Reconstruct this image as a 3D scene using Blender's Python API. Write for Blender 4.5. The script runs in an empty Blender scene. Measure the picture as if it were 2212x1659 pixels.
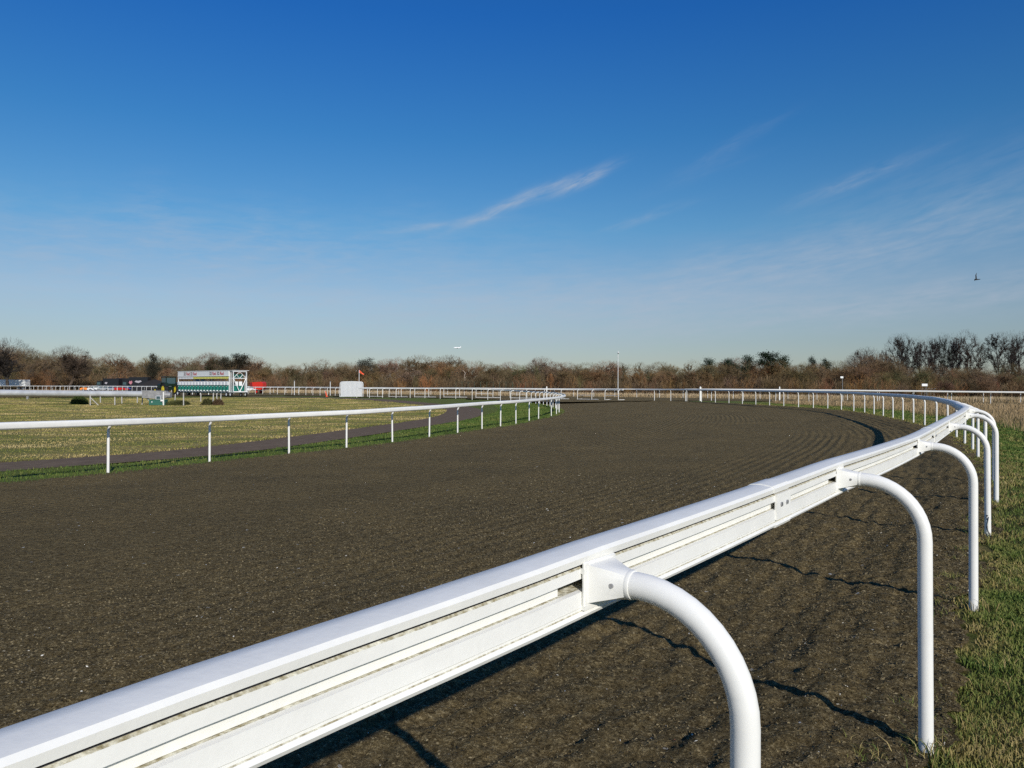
import bpy, math, random
import numpy as np
from mathutils import Vector, Matrix
R = math.radians
rng = np.random.default_rng(7)
random.seed(7)
S = bpy.context.scene
COL = S.collection
# ------------------------------------------------------------------ camera
cam = bpy.data.cameras.new('camera'); cam.lens = 27.67; cam.sensor_width = 36
cam.clip_start = 0.05; cam.clip_end = 9000
co = bpy.data.objects.new('camera', cam); COL.objects.link(co); S.camera = co
co.matrix_world = Matrix.Translation((0, 0, 1.55)) @ Matrix.Rotation(R(90.27), 4, 'X') @ Matrix.Rotation(R(0.233), 4, 'Z')
# ------------------------------------------------------------------ sky and sun
SUN_EL = 28.0
SUNV = Vector((0.384 * math.cos(R(SUN_EL)), -0.923 * math.cos(R(SUN_EL)), math.sin(R(SUN_EL)))).normalized()
W = bpy.data.worlds.new('World'); S.world = W; W.use_nodes = True
nt = W.node_tree; nt.nodes.clear()
def wn(t, **k):
    n = nt.nodes.new(t)
    for a, b in k.items(): setattr(n, a, b)
    return n
def wl(a, b): nt.links.new(a, b)
wout = wn('ShaderNodeOutputWorld'); bg = wn('ShaderNodeBackground'); bg.inputs[1].default_value = 0.115
sky = wn('ShaderNodeTexSky'); sky.sky_type = 'NISHITA'; sky.sun_disc = False
sky.sun_elevation = R(SUN_EL); sky.sun_rotation = math.atan2(0.384, -0.923)
sky.air_density = 1.0; sky.dust_density = 0.35; sky.ozone_density = 2.6; sky.altitude = 20
hs = wn('ShaderNodeHueSaturation'); hs.inputs['Saturation'].default_value = 1.0; hs.inputs['Value'].default_value = 1.0
wl(sky.outputs[0], hs.inputs['Color'])
tc = wn('ShaderNodeTexCoord'); sx = wn('ShaderNodeSeparateXYZ'); wl(tc.outputs['Generated'], sx.inputs[0])
def wm(op, a, b=None, c=None, clamp=False):
    n = wn('ShaderNodeMath', operation=op); n.use_clamp = clamp
    for i, v in enumerate((a, b, c)):
        if v is None: continue
        if isinstance(v, (int, float)): n.inputs[i].default_value = v
        else: wl(v, n.inputs[i])
    return n.outputs[0]
az = wm('ARCTAN2', sx.outputs[0], sx.outputs[1]); el = wm('ARCSINE', sx.outputs[2])
def streak(px, py, length, width, slope, amp, seed):
    """a thin cirrus streak at a direction of the sky (azimuth, elevation in radians), fibrous along its length"""
    a0 = math.atan((px - 1106) / 1700); e0 = math.atan((838 - py) / 1700 * math.cos(a0))
    t = math.atan(slope); c, s = math.cos(t), math.sin(t)
    da = wm('SUBTRACT', az, a0); de = wm('SUBTRACT', el, e0)
    u = wm('ADD', wm('MULTIPLY', da, c), wm('MULTIPLY', de, s))
    v = wm('SUBTRACT', wm('MULTIPLY', de, c), wm('MULTIPLY', da, s))
    cb = wn('ShaderNodeCombineXYZ'); wl(wm('MULTIPLY', u, 14.0), cb.inputs[0]); wl(wm('MULTIPLY', v, 70.0), cb.inputs[1]); cb.inputs[2].default_value = seed
    no = wn('ShaderNodeTexNoise'); no.inputs['Scale'].default_value = 1.6; no.inputs['Detail'].default_value = 7; no.inputs['Roughness'].default_value = 0.6; no.inputs['Distortion'].default_value = 0.35
    wl(cb.outputs[0], no.inputs['Vector'])
    cb2 = wn('ShaderNodeCombineXYZ'); wl(wm('MULTIPLY', u, 9.0), cb2.inputs[0]); cb2.inputs[2].default_value = seed + 5
    nb = wn('ShaderNodeTexNoise'); nb.inputs['Scale'].default_value = 1.0; nb.inputs['Detail'].default_value = 3; wl(cb2.outputs[0], nb.inputs['Vector'])
    v2 = wm('ADD', v, wm('MULTIPLY', wm('SUBTRACT', nb.outputs[0], 0.5), width * 2.2))
    g = wm('ADD', wm('POWER', wm('ABSOLUTE', wm('DIVIDE', u, length)), 2.0), wm('POWER', wm('ABSOLUTE', wm('DIVIDE', v2, width)), 2.0))
    ex = wm('EXPONENT', wm('MULTIPLY', g, -1.0))
    k = wm('MULTIPLY', wm('SUBTRACT', no.outputs[0], 0.30), 2.6, clamp=True)
    return wm('MULTIPLY', wm('MULTIPLY', ex, k), amp)
parts = [streak(1262, 388, .036, .0065, .42, .95, 1.0), streak(1165, 415, .040, .0070, .36, .70, 21.0), streak(1070, 455, .055, .006, .40, .55, 2.0), streak(950, 488, .06, .0045, .12, .40, 23.0), streak(1395, 468, .05, .005, .28, .25, 3.0),
         streak(1850, 385, .07, .008, .33, .30, 4.0), streak(1570, 320, .06, .008, .45, .12, 8.0), streak(2060, 440, .05, .006, .35, .18, 9.0),
         streak(1520, 372, .06, .007, .3, .06, 12.0),
         streak(1900, 540, .42, .030, .20, .26, 5.0), streak(2000, 640, .42, .020, .10, .42, 6.0), streak(1500, 600, .40, .030, .14, .24, 10.0), streak(420, 540, .34, .045, .03, .34, 7.0), streak(900, 660, .60, .050, .02, .28, 17.0), streak(2100, 400, .30, .035, .28, .13, 14.0)]
tot = parts[0]
for p in parts[1:]: tot = wm('ADD', tot, p)
# general thin veil towards the horizon, thicker low down
tot = wm('ADD', tot, 0.0, clamp=True)
# the air of a cold clear day: deeper blue overhead, greyer low down
SKYR = [(.0, (.50, .52, .60)), (.057, (.515, .54, .61)), (.11, (.58, .61, .68)), (.196, (.355, .625, .765)), (.306, (.20, .56, .83)), (.444, (.105, .48, .95)), (.9, (.11, .47, .95))]
rp = wn('ShaderNodeValToRGB'); re_ = rp.color_ramp.elements
while len(re_) < len(SKYR): re_.new(.5)
for k_, (p_, c_) in enumerate(SKYR): re_[k_].position = p_; re_[k_].color = (*c_, 1)
wl(el, rp.inputs[0])
mm = wn('ShaderNodeMix', data_type='RGBA', blend_type='MULTIPLY'); mm.inputs[0].default_value = 1; wl(hs.outputs[0], mm.inputs[6]); wl(rp.outputs[0], mm.inputs[7])
mixc = wn('ShaderNodeMix', data_type='RGBA'); wl(tot, mixc.inputs[0]); wl(mm.outputs[2], mixc.inputs[6]); mixc.inputs[7].default_value = (3.7, 4.2, 5.0, 1)
wl(mixc.outputs[2], bg.inputs[0]); wl(bg.outputs[0], wout.inputs[0])
sl = bpy.data.lights.new('sun', 'SUN'); sl.energy = 4.2; sl.angle = R(0.5); sl.color = (1.0, 0.945, 0.86)
so = bpy.data.objects.new('sun', sl); COL.objects.link(so); so.rotation_euler = SUNV.to_track_quat('Z', 'Y').to_euler()
S.view_settings.view_transform = 'Standard'; S.view_settings.look = 'None'; S.view_settings.exposure = 0.0; S.view_settings.gamma = 1
# ------------------------------------------------------------------ helpers
def gx(px, Y): return (px - 1106) / 1700 * Y          # lateral metres of a bearing at a distance
class MB:
    def __init__(s): s.v = []; s.f = []; s.m = []
    def quad_loop(s, rings, close_ring=True, caps=True, mi=0):
        n = len(rings[0]); b = len(s.v)
        for r in rings: s.v += [tuple(p) for p in r]
        for i in range(len(rings) - 1):
            for j in range(n if close_ring else n - 1):
                k = (j + 1) % n
                s.f.append((b + i * n + j, b + i * n + k, b + (i + 1) * n + k, b + (i + 1) * n + j)); s.m.append(mi[j] if isinstance(mi, list) else mi)
        if caps:
            s.f.append(tuple(b + j for j in range(n))[::-1]); s.m.append(0 if isinstance(mi, list) else mi)
            e = b + (len(rings) - 1) * n; s.f.append(tuple(e + j for j in range(n))); s.m.append(0 if isinstance(mi, list) else mi)
        return s
    def box(s, c, d, rz=0, mi=0, bev=0, ry=0):
        M_ = Matrix.Rotation(rz, 3, 'Z') @ Matrix.Rotation(ry, 3, 'Y'); c = Vector(c)
        x, y, z = d[0] / 2, d[1] / 2, d[2] / 2
        if bev <= 0:
            rings = [[c + M_ @ Vector((a * x, e * y, zz)) for a, e in ((-1, -1), (1, -1), (1, 1), (-1, 1))] for zz in (-z, z)]
            return s.quad_loop(rings, mi=mi)
        b = bev; o = []
        for a, e in ((-1, -1), (1, -1), (1, 1), (-1, 1)):
            q = [(a * x, e * (y - b)), (a * (x - b), e * y)]
            if a * e < 0: q = q[::-1]
            o += q
        o2 = [(px * (x - b) / x, py * (y - b) / y) for px, py in o]
        rings = [[c + M_ @ Vector((px, py, zz)) for px, py in oo] for zz, oo in ((-z, o2), (-z + b, o), (z - b, o), (z, o2))]
        return s.quad_loop(rings, mi=mi)
    def tube(s, pts, r, n=8, mi=0, caps=True):
        pts = [Vector(p) for p in pts]; rings = []
        rr = r if isinstance(r, (list, tuple)) else [r] * len(pts)
        prev = None
        for i, p in enumerate(pts):
            t = (pts[min(i + 1, len(pts) - 1)] - pts[max(i - 1, 0)]).normalized()
            if prev is None:
                a = Vector((0, 0, 1)) if abs(t.z) < .9 else Vector((1, 0, 0))
                prev = t.cross(a).normalized()
            x = (prev - t * prev.dot(t)).normalized(); prev = x; y = t.cross(x)
            rings.append([p + (x * math.cos(2 * math.pi * k / n) + y * math.sin(2 * math.pi * k / n)) * rr[i] for k in range(n)])
        return s.quad_loop(rings, mi=mi, caps=caps)
    def prism(s, poly, axis, a, b, mi=0):
        """poly in the plane across axis ('x','y','z'), extruded from a to b"""
        def P(q, h): return {'x': (h, q[0], q[1]), 'y': (q[0], h, q[1]), 'z': (q[0], q[1], h)}[axis]
        return s.quad_loop([[P(q, a) for q in poly], [P(q, b) for q in poly]], mi=mi)
    def build(s, name, mats, parent=None, loc=(0, 0, 0), smooth=None):
        me = bpy.data.meshes.new(name); me.from_pydata([tuple(v) for v in s.v], [], s.f)
        for m in (mats if isinstance(mats, (list, tuple)) else [mats]): me.materials.append(m)
        if len(me.materials) > 1: me.polygons.foreach_set('material_index', s.m)
        bm_fix(me)
        if smooth:
            me.polygons.foreach_set('use_smooth', [True] * len(me.polygons)); me.set_sharp_from_angle(angle=R(smooth))
        me.update()
        o = bpy.data.objects.new(name, me); COL.objects.link(o); o.location = loc
        if parent: o.parent = parent
        return o
import bmesh
def bm_fix(me):
    bm = bmesh.new(); bm.from_mesh(me); bmesh.ops.recalc_face_normals(bm, faces=bm.faces); bm.to_mesh(me); bm.free()
def np_mesh(name, V, F, mat, parent=None, smooth=False, attrs=None, uv=None):
    """V (n,3), F (m,3|4) numpy arrays"""
    me = bpy.data.meshes.new(name); n, m, k = len(V), len(F), F.shape[1]
    me.vertices.add(n); me.vertices.foreach_set('co', V.astype(np.float32).ravel())
    me.loops.add(m * k); me.loops.foreach_set('vertex_index', F.astype(np.int32).ravel())
    me.polygons.add(m); me.polygons.foreach_set('loop_start', np.arange(0, m * k, k, dtype=np.int32))
    if smooth: me.polygons.foreach_set('use_smooth', np.ones(m, dtype=bool))
    for an, arr in (attrs or {}).items():
        a = me.attributes.new(an, 'FLOAT', 'POINT'); a.data.foreach_set('value', arr.astype(np.float32))
    me.update(calc_edges=True); me.validate()
    me.materials.append(mat)
    o = bpy.data.objects.new(name, me); COL.objects.link(o)
    if parent: o.parent = parent
    return o
def tag(o, label=None, cat=None, group=None, kind=None):
    if label: o['label'] = label
    if cat: o['category'] = cat
    if group: o['group'] = group
    if kind: o['kind'] = kind
    return o
def thing(name, label, cat, loc=(0, 0, 0), rz=0, group=None):
    o = bpy.data.objects.new(name, None); COL.objects.link(o); o.location = loc; o.rotation_euler = (0, 0, rz); o.empty_display_size = .2
    return tag(o, label, cat, group)
def copy_tree(o, parent=None):
    c = o.copy(); COL.objects.link(c); c.parent = parent
    for ch in list(KIDS.get(o.name, [])) or [x for x in o.children]:
        copy_tree(ch, c)
    return c
KIDS = {}
# materials
def mat(name, col, rough=.6, metal=0, var=.0, scale=8, bump=0, bscale=40, col2=None, spec=.5, coat=0):
    m = bpy.data.materials.new(name); m.use_nodes = True; t = m.node_tree; b = t.nodes['Principled BSDF']
    b.inputs['Roughness'].default_value = rough; b.inputs['Metallic'].default_value = metal; b.inputs['Specular IOR Level'].default_value = spec
    b.inputs['Coat Weight'].default_value = coat
    c = (*col, 1)
    tcn = t.nodes.new('ShaderNodeTexCoord')
    n = t.nodes.new('ShaderNodeTexNoise'); n.inputs['Scale'].default_value = scale; n.inputs['Detail'].default_value = 6; n.inputs['Roughness'].default_value = .65
    t.links.new(tcn.outputs['Object'], n.inputs['Vector'])
    r = t.nodes.new('ShaderNodeValToRGB'); r.color_ramp.elements[0].position = .35; r.color_ramp.elements[1].position = .65
    c2 = (*col2, 1) if col2 else tuple(x * (1 - var) for x in col) + (1,)
    r.color_ramp.elements[0].color = c2; r.color_ramp.elements[1].color = c
    t.links.new(n.outputs[0], r.inputs[0]); t.links.new(r.outputs[0], b.inputs['Base Color'])
    if bump:
        n2 = t.nodes.new('ShaderNodeTexNoise'); n2.inputs['Scale'].default_value = bscale; n2.inputs['Detail'].default_value = 5
        t.links.new(tcn.outputs['Object'], n2.inputs['Vector'])
        bp = t.nodes.new('ShaderNodeBump'); bp.inputs['Strength'].default_value = bump; bp.inputs['Distance'].default_value = .01
        t.links.new(n2.outputs[0], bp.inputs['Height']); t.links.new(bp.outputs[0], b.inputs['Normal'])
    return m
def objcol_mat(name, rough=.9, var=.3, scale=.8):
    """bark / twig material: the object's own colour with noise"""
    m = bpy.data.materials.new(name); m.use_nodes = True; t = m.node_tree; b = t.nodes['Principled BSDF']
    b.inputs['Roughness'].default_value = rough; b.inputs['Specular IOR Level'].default_value = .15
    oi = t.nodes.new('ShaderNodeObjectInfo'); ge = t.nodes.new('ShaderNodeNewGeometry')
    n = t.nodes.new('ShaderNodeTexNoise'); n.inputs['Scale'].default_value = scale; n.inputs['Detail'].default_value = 4
    t.links.new(ge.outputs['Position'], n.inputs['Vector'])
    mr = t.nodes.new('ShaderNodeMapRange'); mr.inputs[1].default_value = .3; mr.inputs[2].default_value = .7; mr.inputs[3].default_value = 1 - var; mr.inputs[4].default_value = 1 + var
    t.links.new(n.outputs[0], mr.inputs[0])
    mx = t.nodes.new('ShaderNodeVectorMath'); mx.operation = 'SCALE'
    t.links.new(oi.outputs['Color'], mx.inputs[0]); t.links.new(mr.outputs[0], mx.inputs['Scale']); t.links.new(mx.outputs[0], b.inputs['Base Color'])
    return m
# vector noise (numpy gradient noise)
_perm = np.random.default_rng(3).permutation(256); _perm = np.concatenate([_perm, _perm])
_ang = np.random.default_rng(4).random(256) * 2 * np.pi; _gx, _gy = np.cos(_ang), np.sin(_ang)
def pn(x, y):
    xi = np.floor(x).astype(int); yi = np.floor(y).astype(int); xf = x - xi; yf = y - yi; xi &= 255; yi &= 255
    u = xf * xf * xf * (xf * (xf * 6 - 15) + 10); v = yf * yf * yf * (yf * (yf * 6 - 15) + 10)
    def g(a, b, dx, dy):
        h = _perm[_perm[a & 255] + (b & 255)]; return _gx[h] * dx + _gy[h] * dy
    n00 = g(xi, yi, xf, yf); n10 = g(xi + 1, yi, xf - 1, yf); n01 = g(xi, yi + 1, xf, yf - 1); n11 = g(xi + 1, yi + 1, xf - 1, yf - 1)
    return ((n00 * (1 - u) + n10 * u) * (1 - v) + (n01 * (1 - u) + n11 * u) * v) * 1.5
def fbm(x, y, o=4):
    s = 0; a = 1
    for i in range(o): s = s + a * pn(x * 2 ** i + 13.7 * i, y * 2 ** i - 7.3 * i); a *= .5
    return s
def sstep(a, b, x): t = np.clip((x - a) / (b - a), 0, 1); return t * t * (3 - 2 * t)
# ------------------------------------------------------------------ the lie of the land
_GP = np.array([(.48,1.6,-.055),(1.88,3.55,-.02),(-.2,.7,-.095),(-3,-3,-.22),(5,8,0),(9.8,16.3,.03),(16.1,31,.09),(21,53,.18),(19,74,.25),(13.4,84,.23),(-12,100,.25),(-37,128,.29),(-86,171,.35),
 (50,75,.12),(32,95,.22),(13,117,.23),(-15,137,.25),(-9,17.8,-.43),(-8,21,-.46),(-4,27,-.37),(-2,32.4,-.32),(-.4,37,-.28),(1,43.5,-.28),(3.4,55.7,-.19),
 (3.2,72,-.05),(1.8,83,-.02),(-2,91,.17),(-6.7,94,.25),(-25,30,-.5),(-30,74,-.2),(-45,108,.23),(-12,8,-.35),(-60,60,-.4),(-70,90,-.1),(-15,60,-.25),
 (30,10,0),(60,40,.05),(0,-12,-.25),(-20,-8,-.3),(-100,60,-.3),(-150,150,.2),(0,220,.3),(150,150,.2),(150,20,0),(-150,250,.3),(-150,-50,-.3),(100,-80,0),(120,230,.3)], float)
_c2 = 64.0
def _phi(r2): return np.sqrt(r2 + _c2)
_A = _phi(((_GP[:, None, :2] - _GP[None, :, :2]) ** 2).sum(-1)); _n = len(_GP)
_B = np.zeros((_n + 1, _n + 1)); _B[:_n, :_n] = _A; _B[:_n, _n] = 1; _B[_n, :_n] = 1
_w = np.linalg.solve(_B, np.append(_GP[:, 2], 0))
def H(x, y):
    x = np.asarray(x, float); y = np.asarray(y, float); s = np.zeros(x.shape) + _w[_n]
    for i in range(_n): s = s + _w[i] * _phi((x - _GP[i, 0]) ** 2 + (y - _GP[i, 1]) ** 2)
    return np.clip(s, -.6, .42)
def Hf(x, y): return float(H(np.array(x), np.array(y)))
def spline(pts, step=.5):
    P = np.array(pts, float); P = np.vstack([2 * P[0] - P[1], P, 2 * P[-1] - P[-2]]); out = []
    for i in range(1, len(P) - 2):
        a, b, c, d = P[i - 1], P[i], P[i + 1], P[i + 2]
        al = .5
        t0 = 0; t1 = t0 + np.linalg.norm(b - a) ** al; t2 = t1 + np.linalg.norm(c - b) ** al; t3 = t2 + np.linalg.norm(d - c) ** al
        for t in np.linspace(t1, t2, 24, endpoint=False):
            A1 = (t1 - t) / (t1 - t0) * a + (t - t0) / (t1 - t0) * b; A2 = (t2 - t) / (t2 - t1) * b + (t - t1) / (t2 - t1) * c; A3 = (t3 - t) / (t3 - t2) * c + (t - t2) / (t3 - t2) * d
            B1 = (t2 - t) / (t2 - t0) * A1 + (t - t0) / (t2 - t0) * A2; B2 = (t3 - t) / (t3 - t1) * A2 + (t - t1) / (t3 - t1) * A3
            out.append((t2 - t) / (t2 - t1) * B1 + (t - t1) / (t2 - t1) * B2)
    out.append(P[-2]); out = np.array(out)
    s = np.concatenate([[0], np.cumsum(np.linalg.norm(np.diff(out, axis=0), axis=1))])
    return Curve(s, out)
class Curve:
    def __init__(c, s, p): c.s, c.p, c.L = s, p, s[-1]
    def at(c, s): return np.stack([np.interp(s, c.s, c.p[:, 0]), np.interp(s, c.s, c.p[:, 1])], -1)
    def tan(c, s):
        d = c.at(np.asarray(s) + .4) - c.at(np.asarray(s) - .4); return d / np.linalg.norm(d, axis=-1, keepdims=True)
    def near(c, q): return float(c.s[np.argmin(((c.p - np.array(q)) ** 2).sum(1))])
    def left(c, s, w):
        t = c.tan(s); return c.at(s) + np.stack([-t[..., 1], t[..., 0]], -1) * np.asarray(w)[..., None]
    def offset(c, w, step=.5):
        s = np.arange(0.0, c.L, step); p = c.left(s, np.full(len(s), w)); ss = np.concatenate([[0], np.cumsum(np.linalg.norm(np.diff(p, axis=0), axis=1))]); return Curve(ss, p)
def dist_curve(x, y, c, sub=1):
    """unsigned distance to a curve and its signed side (left positive)"""
    P = c.p[::sub]; best = np.full(x.shape, 1e9); side = np.zeros(x.shape)
    for i in range(len(P) - 1):
        a, b = P[i], P[i + 1]; d = b - a; L = (d ** 2).sum()
        if L == 0: continue
        t = np.clip(((x - a[0]) * d[0] + (y - a[1]) * d[1]) / L, 0, 1); qx = a[0] + t * d[0]; qy = a[1] + t * d[1]
        r = np.hypot(x - qx, y - qy); m = r < best; best = np.where(m, r, best)
        side = np.where(m, d[0] * (y - a[1]) - d[1] * (x - a[0]), side)
    return best, np.sign(side)
# rail centre lines
OUT = spline([(-7.6,-7.6),(-3.9,-3.4),(-1.62,-.56),(-.60,.92),(.136,1.82),(1.51,3.70),(2.94,5.81),(4.62,8.42),(6.08,10.65),(7.4,12.85),(9.4,16.6),(11.2,20),(12.3,22.3),(14.1,26.3),(15.8,31),(18.4,39.5),(20.3,47.5),(20.8,54),(20.2,62.5),(18.8,71),(16.8,77.5),(13.2,84)])
INN = spline([(-17,-14),(-14.5,-2),(-12.4,7.5),(-11.2,11.8),(-10.2,15),(-8.75,17.85),(-7.6,20.85),(-6.2,23.2),(-4.9,25.1),(-3.8,27.3),(-2.75,29.7),(-1.85,32.3),(-.95,34.9),(-.15,36.9),(.6,39.7),(1.35,43.4),(1.95,45.9),(2.9,49.9),(3.4,53),(3.75,55.8),(3.95,60),(3.8,66),(3.4,72),(2.4,80),(1.0,85.5),(-2.0,90.7),(-6.7,94.3),(-13,98.8),(-20.5,104.5)])
PR = spline([(12.2,86.5),(8.2,92),(2,95.8),(-5,98.8),(-12,102.5),(-18.5,107.5),(-26,116),(-37,128),(-60,148),(-86,171),(-125,200)])
RA = spline([(95,42),(80,51),(60,62.5),(43,71),(34.5,75.5),(27,79.2),(20.5,80.5),(17.3,79)])
RB = spline([(110,50),(70,76),(55,85),(48.6,91),(38.6,98),(25,108),(11.7,118),(-3,129),(-15,137),(-30,146),(-60,165),(-100,190),(-150,222)])
# ------------------------------------------------------------------ ground materials
def ground_mat(name):
    m = bpy.data.materials.new(name); m.use_nodes = True; t = m.node_tree; b = t.nodes['Principled BSDF']; L = t.links
    b.inputs['Roughness'].default_value = .95; b.inputs['Specular IOR Level'].default_value = .1
    at = t.nodes.new('ShaderNodeAttribute'); at.attribute_name = 'straw'
    at2 = t.nodes.new('ShaderNodeAttribute'); at2.attribute_name = 'soil'
    tcn = t.nodes.new('ShaderNodeTexCoord')
    def noise(sc, d=6, r=.65, sx=1, sy=1):
        mp = t.nodes.new('ShaderNodeMapping'); mp.inputs['Scale'].default_value = (sx, sy, 1); L.new(tcn.outputs['Object'], mp.inputs[0])
        n = t.nodes.new('ShaderNodeTexNoise'); n.inputs['Scale'].default_value = sc; n.inputs['Detail'].default_value = d; n.inputs['Roughness'].default_value = r; L.new(mp.outputs[0], n.inputs['Vector']); return n.outputs[0]
    def ramp(f, stops):
        r = t.nodes.new('ShaderNodeValToRGB'); e = r.color_ramp.elements
        while len(e) < len(stops): e.new(.5)
        for k, (p, c) in enumerate(stops): e[k].position = p; e[k].color = (*c, 1)
        L.new(f, r.inputs[0]); return r.outputs[0]
    def math_(op, a, bb, cl=False):
        n = t.nodes.new('ShaderNodeMath'); n.operation = op; n.use_clamp = cl
        for i, v in enumerate((a, bb)):
            if isinstance(v, (int, float)): n.inputs[i].default_value = v
            else: L.new(v, n.inputs[i])
        return n.outputs[0]
    green = ramp(noise(9, 8, .75), [(.3, (.060, .075, .014)), (.5, (.110, .135, .028)), (.68, (.180, .175, .050))])
    straw = ramp(noise(7, 8, .75, 1, .6), [(.3, (.13, .090, .035)), (.5, (.30, .225, .085)), (.7, (.46, .36, .16))])
    big = noise(.35, 7, .68, .8, 1.2)
    f = math_('ADD', at.outputs['Fac'], math_('MULTIPLY', math_('SUBTRACT', big, .5), 3.4), True)
    mx = t.nodes.new('ShaderNodeMix'); mx.data_type = 'RGBA'; L.new(f, mx.inputs[0]); L.new(green, mx.inputs[6]); L.new(straw, mx.inputs[7])
    soil = ramp(noise(14, 8, .8), [(.3, (.022, .014, .007)), (.55, (.060, .036, .017)), (.75, (.12, .066, .03))])
    f2 = math_('ADD', at2.outputs['Fac'], math_('MULTIPLY', math_('SUBTRACT', noise(2.2, 6, .7), .5), 1.6), True)
    f2 = math_('MULTIPLY', f2, math_('GREATER_THAN', at2.outputs['Fac'], .01))
    m2 = t.nodes.new('ShaderNodeMix'); m2.data_type = 'RGBA'; L.new(f2, m2.inputs[0]); L.new(mx.outputs[2], m2.inputs[6]); L.new(soil, m2.inputs[7])
    L.new(m2.outputs[2], b.inputs['Base Color'])
    bp = t.nodes.new('ShaderNodeBump'); bp.inputs['Strength'].default_value = .9; bp.inputs['Distance'].default_value = .05
    L.new(noise(12, 8, .8), bp.inputs['Height']); L.new(bp.outputs[0], b.inputs['Normal'])
    return m
def track_mat():
    m = bpy.data.materials.new('track_fibre'); m.use_nodes = True; t = m.node_tree; b = t.nodes['Principled BSDF']; L = t.links
    b.inputs['Roughness'].default_value = 1.0; b.inputs['Specular IOR Level'].default_value = .04
    tcn = t.nodes.new('ShaderNodeTexCoord')
    def noise(sc, d=4, r=.6, dist=0):
        n = t.nodes.new('ShaderNodeTexNoise'); n.inputs['Scale'].default_value = sc; n.inputs['Detail'].default_value = d; n.inputs['Roughness'].default_value = r; n.inputs['Distortion'].default_value = dist
        L.new(tcn.outputs['Object'], n.inputs['Vector']); return n.outputs[0]
    def ramp(f, stops):
        r = t.nodes.new('ShaderNodeValToRGB'); e = r.color_ramp.elements
        while len(e) < len(stops): e.new(.5)
        for k, (p, c) in enumerate(stops): e[k].position = p; e[k].color = (*c, 1)
        L.new(f, r.inputs[0]); return r.outputs[0]
    def mix(f, a, bb, kind='MIX'):
        n = t.nodes.new('ShaderNodeMix'); n.data_type = 'RGBA'; n.blend_type = kind
        if isinstance(f, float): n.inputs[0].default_value = f
        else: L.new(f, n.inputs[0])
        L.new(a, n.inputs[6])
        if isinstance(bb, tuple): n.inputs[7].default_value = (*bb, 1)
        else: L.new(bb, n.inputs[7])
        return n.outputs[2]
    base = ramp(noise(36, 5, .9, .6), [(.36, (.015, .012, .006)), (.45, (.104, .079, .038)), (.53, (.148, .113, .054)), (.65, (.38, .31, .17))])
    broad = ramp(noise(.5, 6, .7), [(.3, (.80, .80, .82)), (.7, (1.18, 1.13, 1.05))])
    c = mix(1.0, base, broad, 'MULTIPLY'); c = mix(1.0, c, ramp(noise(11, 5, .75, .5), [(.32, (.62, .62, .64)), (.5, (1.0, 1.0, 1.0)), (.68, (1.28, 1.26, 1.22))]), 'MULTIPLY')
    v = t.nodes.new('ShaderNodeTexVoronoi'); v.inputs['Scale'].default_value = 38; L.new(tcn.outputs['Object'], v.inputs['Vector'])
    # stray pale fibres and bits: a few cells only
    g = t.nodes.new('ShaderNodeMath'); g.operation = 'LESS_THAN'; g.inputs[1].default_value = .13; L.new(v.outputs['Distance'], g.inputs[0])
    sc = t.nodes.new('ShaderNodeSeparateColor'); L.new(v.outputs['Color'], sc.inputs[0])
    g2 = t.nodes.new('ShaderNodeMath'); g2.operation = 'GREATER_THAN'; g2.inputs[1].default_value = .90; L.new(sc.outputs[0], g2.inputs[0])
    gm = t.nodes.new('ShaderNodeMath'); gm.operation = 'MULTIPLY'; L.new(g.outputs[0], gm.inputs[0]); L.new(g2.outputs[0], gm.inputs[1])
    pale = ramp(sc.outputs[1], [(.0, (.22, .19, .13)), (.7, (.36, .33, .26)), (.97, (.45, .43, .38)), (.985, (.45, .09, .04))])
    c = mix(gm.outputs[0], c, pale)
    v2 = t.nodes.new('ShaderNodeTexVoronoi'); v2.inputs['Scale'].default_value = 5.5; L.new(tcn.outputs['Object'], v2.inputs['Vector'])
    h1 = t.nodes.new('ShaderNodeMath'); h1.operation = 'LESS_THAN'; h1.inputs[1].default_value = .085; L.new(v2.outputs['Distance'], h1.inputs[0])
    s2 = t.nodes.new('ShaderNodeSeparateColor'); L.new(v2.outputs['Color'], s2.inputs[0])
    h2 = t.nodes.new('ShaderNodeMath'); h2.operation = 'GREATER_THAN'; h2.inputs[1].default_value = .72; L.new(s2.outputs[0], h2.inputs[0])
    hm_ = t.nodes.new('ShaderNodeMath'); hm_.operation = 'MULTIPLY'; L.new(h1.outputs[0], hm_.inputs[0]); L.new(h2.outputs[0], hm_.inputs[1])
    c = mix(hm_.outputs[0], c, ramp(s2.outputs[1], [(.0, (.20, .17, .12)), (.8, (.50, .48, .42)), (.95, (.6, .6, .56))]))
    L.new(c, b.inputs['Base Color'])
    bp = t.nodes.new('ShaderNodeBump'); bp.inputs['Strength'].default_value = 1.0; bp.inputs['Distance'].default_value = .022
    L.new(noise(40, 5, .85, .4), bp.inputs['Height'])
    at = t.nodes.new('ShaderNodeAttribute'); at.attribute_name = 'across'; at3 = t.nodes.new('ShaderNodeAttribute'); at3.attribute_name = 'along'
    def mth(op, a, bb=None):
        n = t.nodes.new('ShaderNodeMath'); n.operation = op
        for i, v_ in enumerate((a, bb)):
            if v_ is None: continue
            if isinstance(v_, (int, float)): n.inputs[i].default_value = v_
            else: L.new(v_, n.inputs[i])
        return n.outputs[0]
    cb = t.nodes.new('ShaderNodeCombineXYZ'); L.new(mth('MULTIPLY', at3.outputs['Fac'], .06), cb.inputs[0]); L.new(mth('MULTIPLY', at.outputs['Fac'], .35), cb.inputs[1])
    nn = t.nodes.new('ShaderNodeTexNoise'); nn.inputs['Scale'].default_value = 1.0; nn.inputs['Detail'].default_value = 4; L.new(cb.outputs[0], nn.inputs['Vector'])
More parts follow.
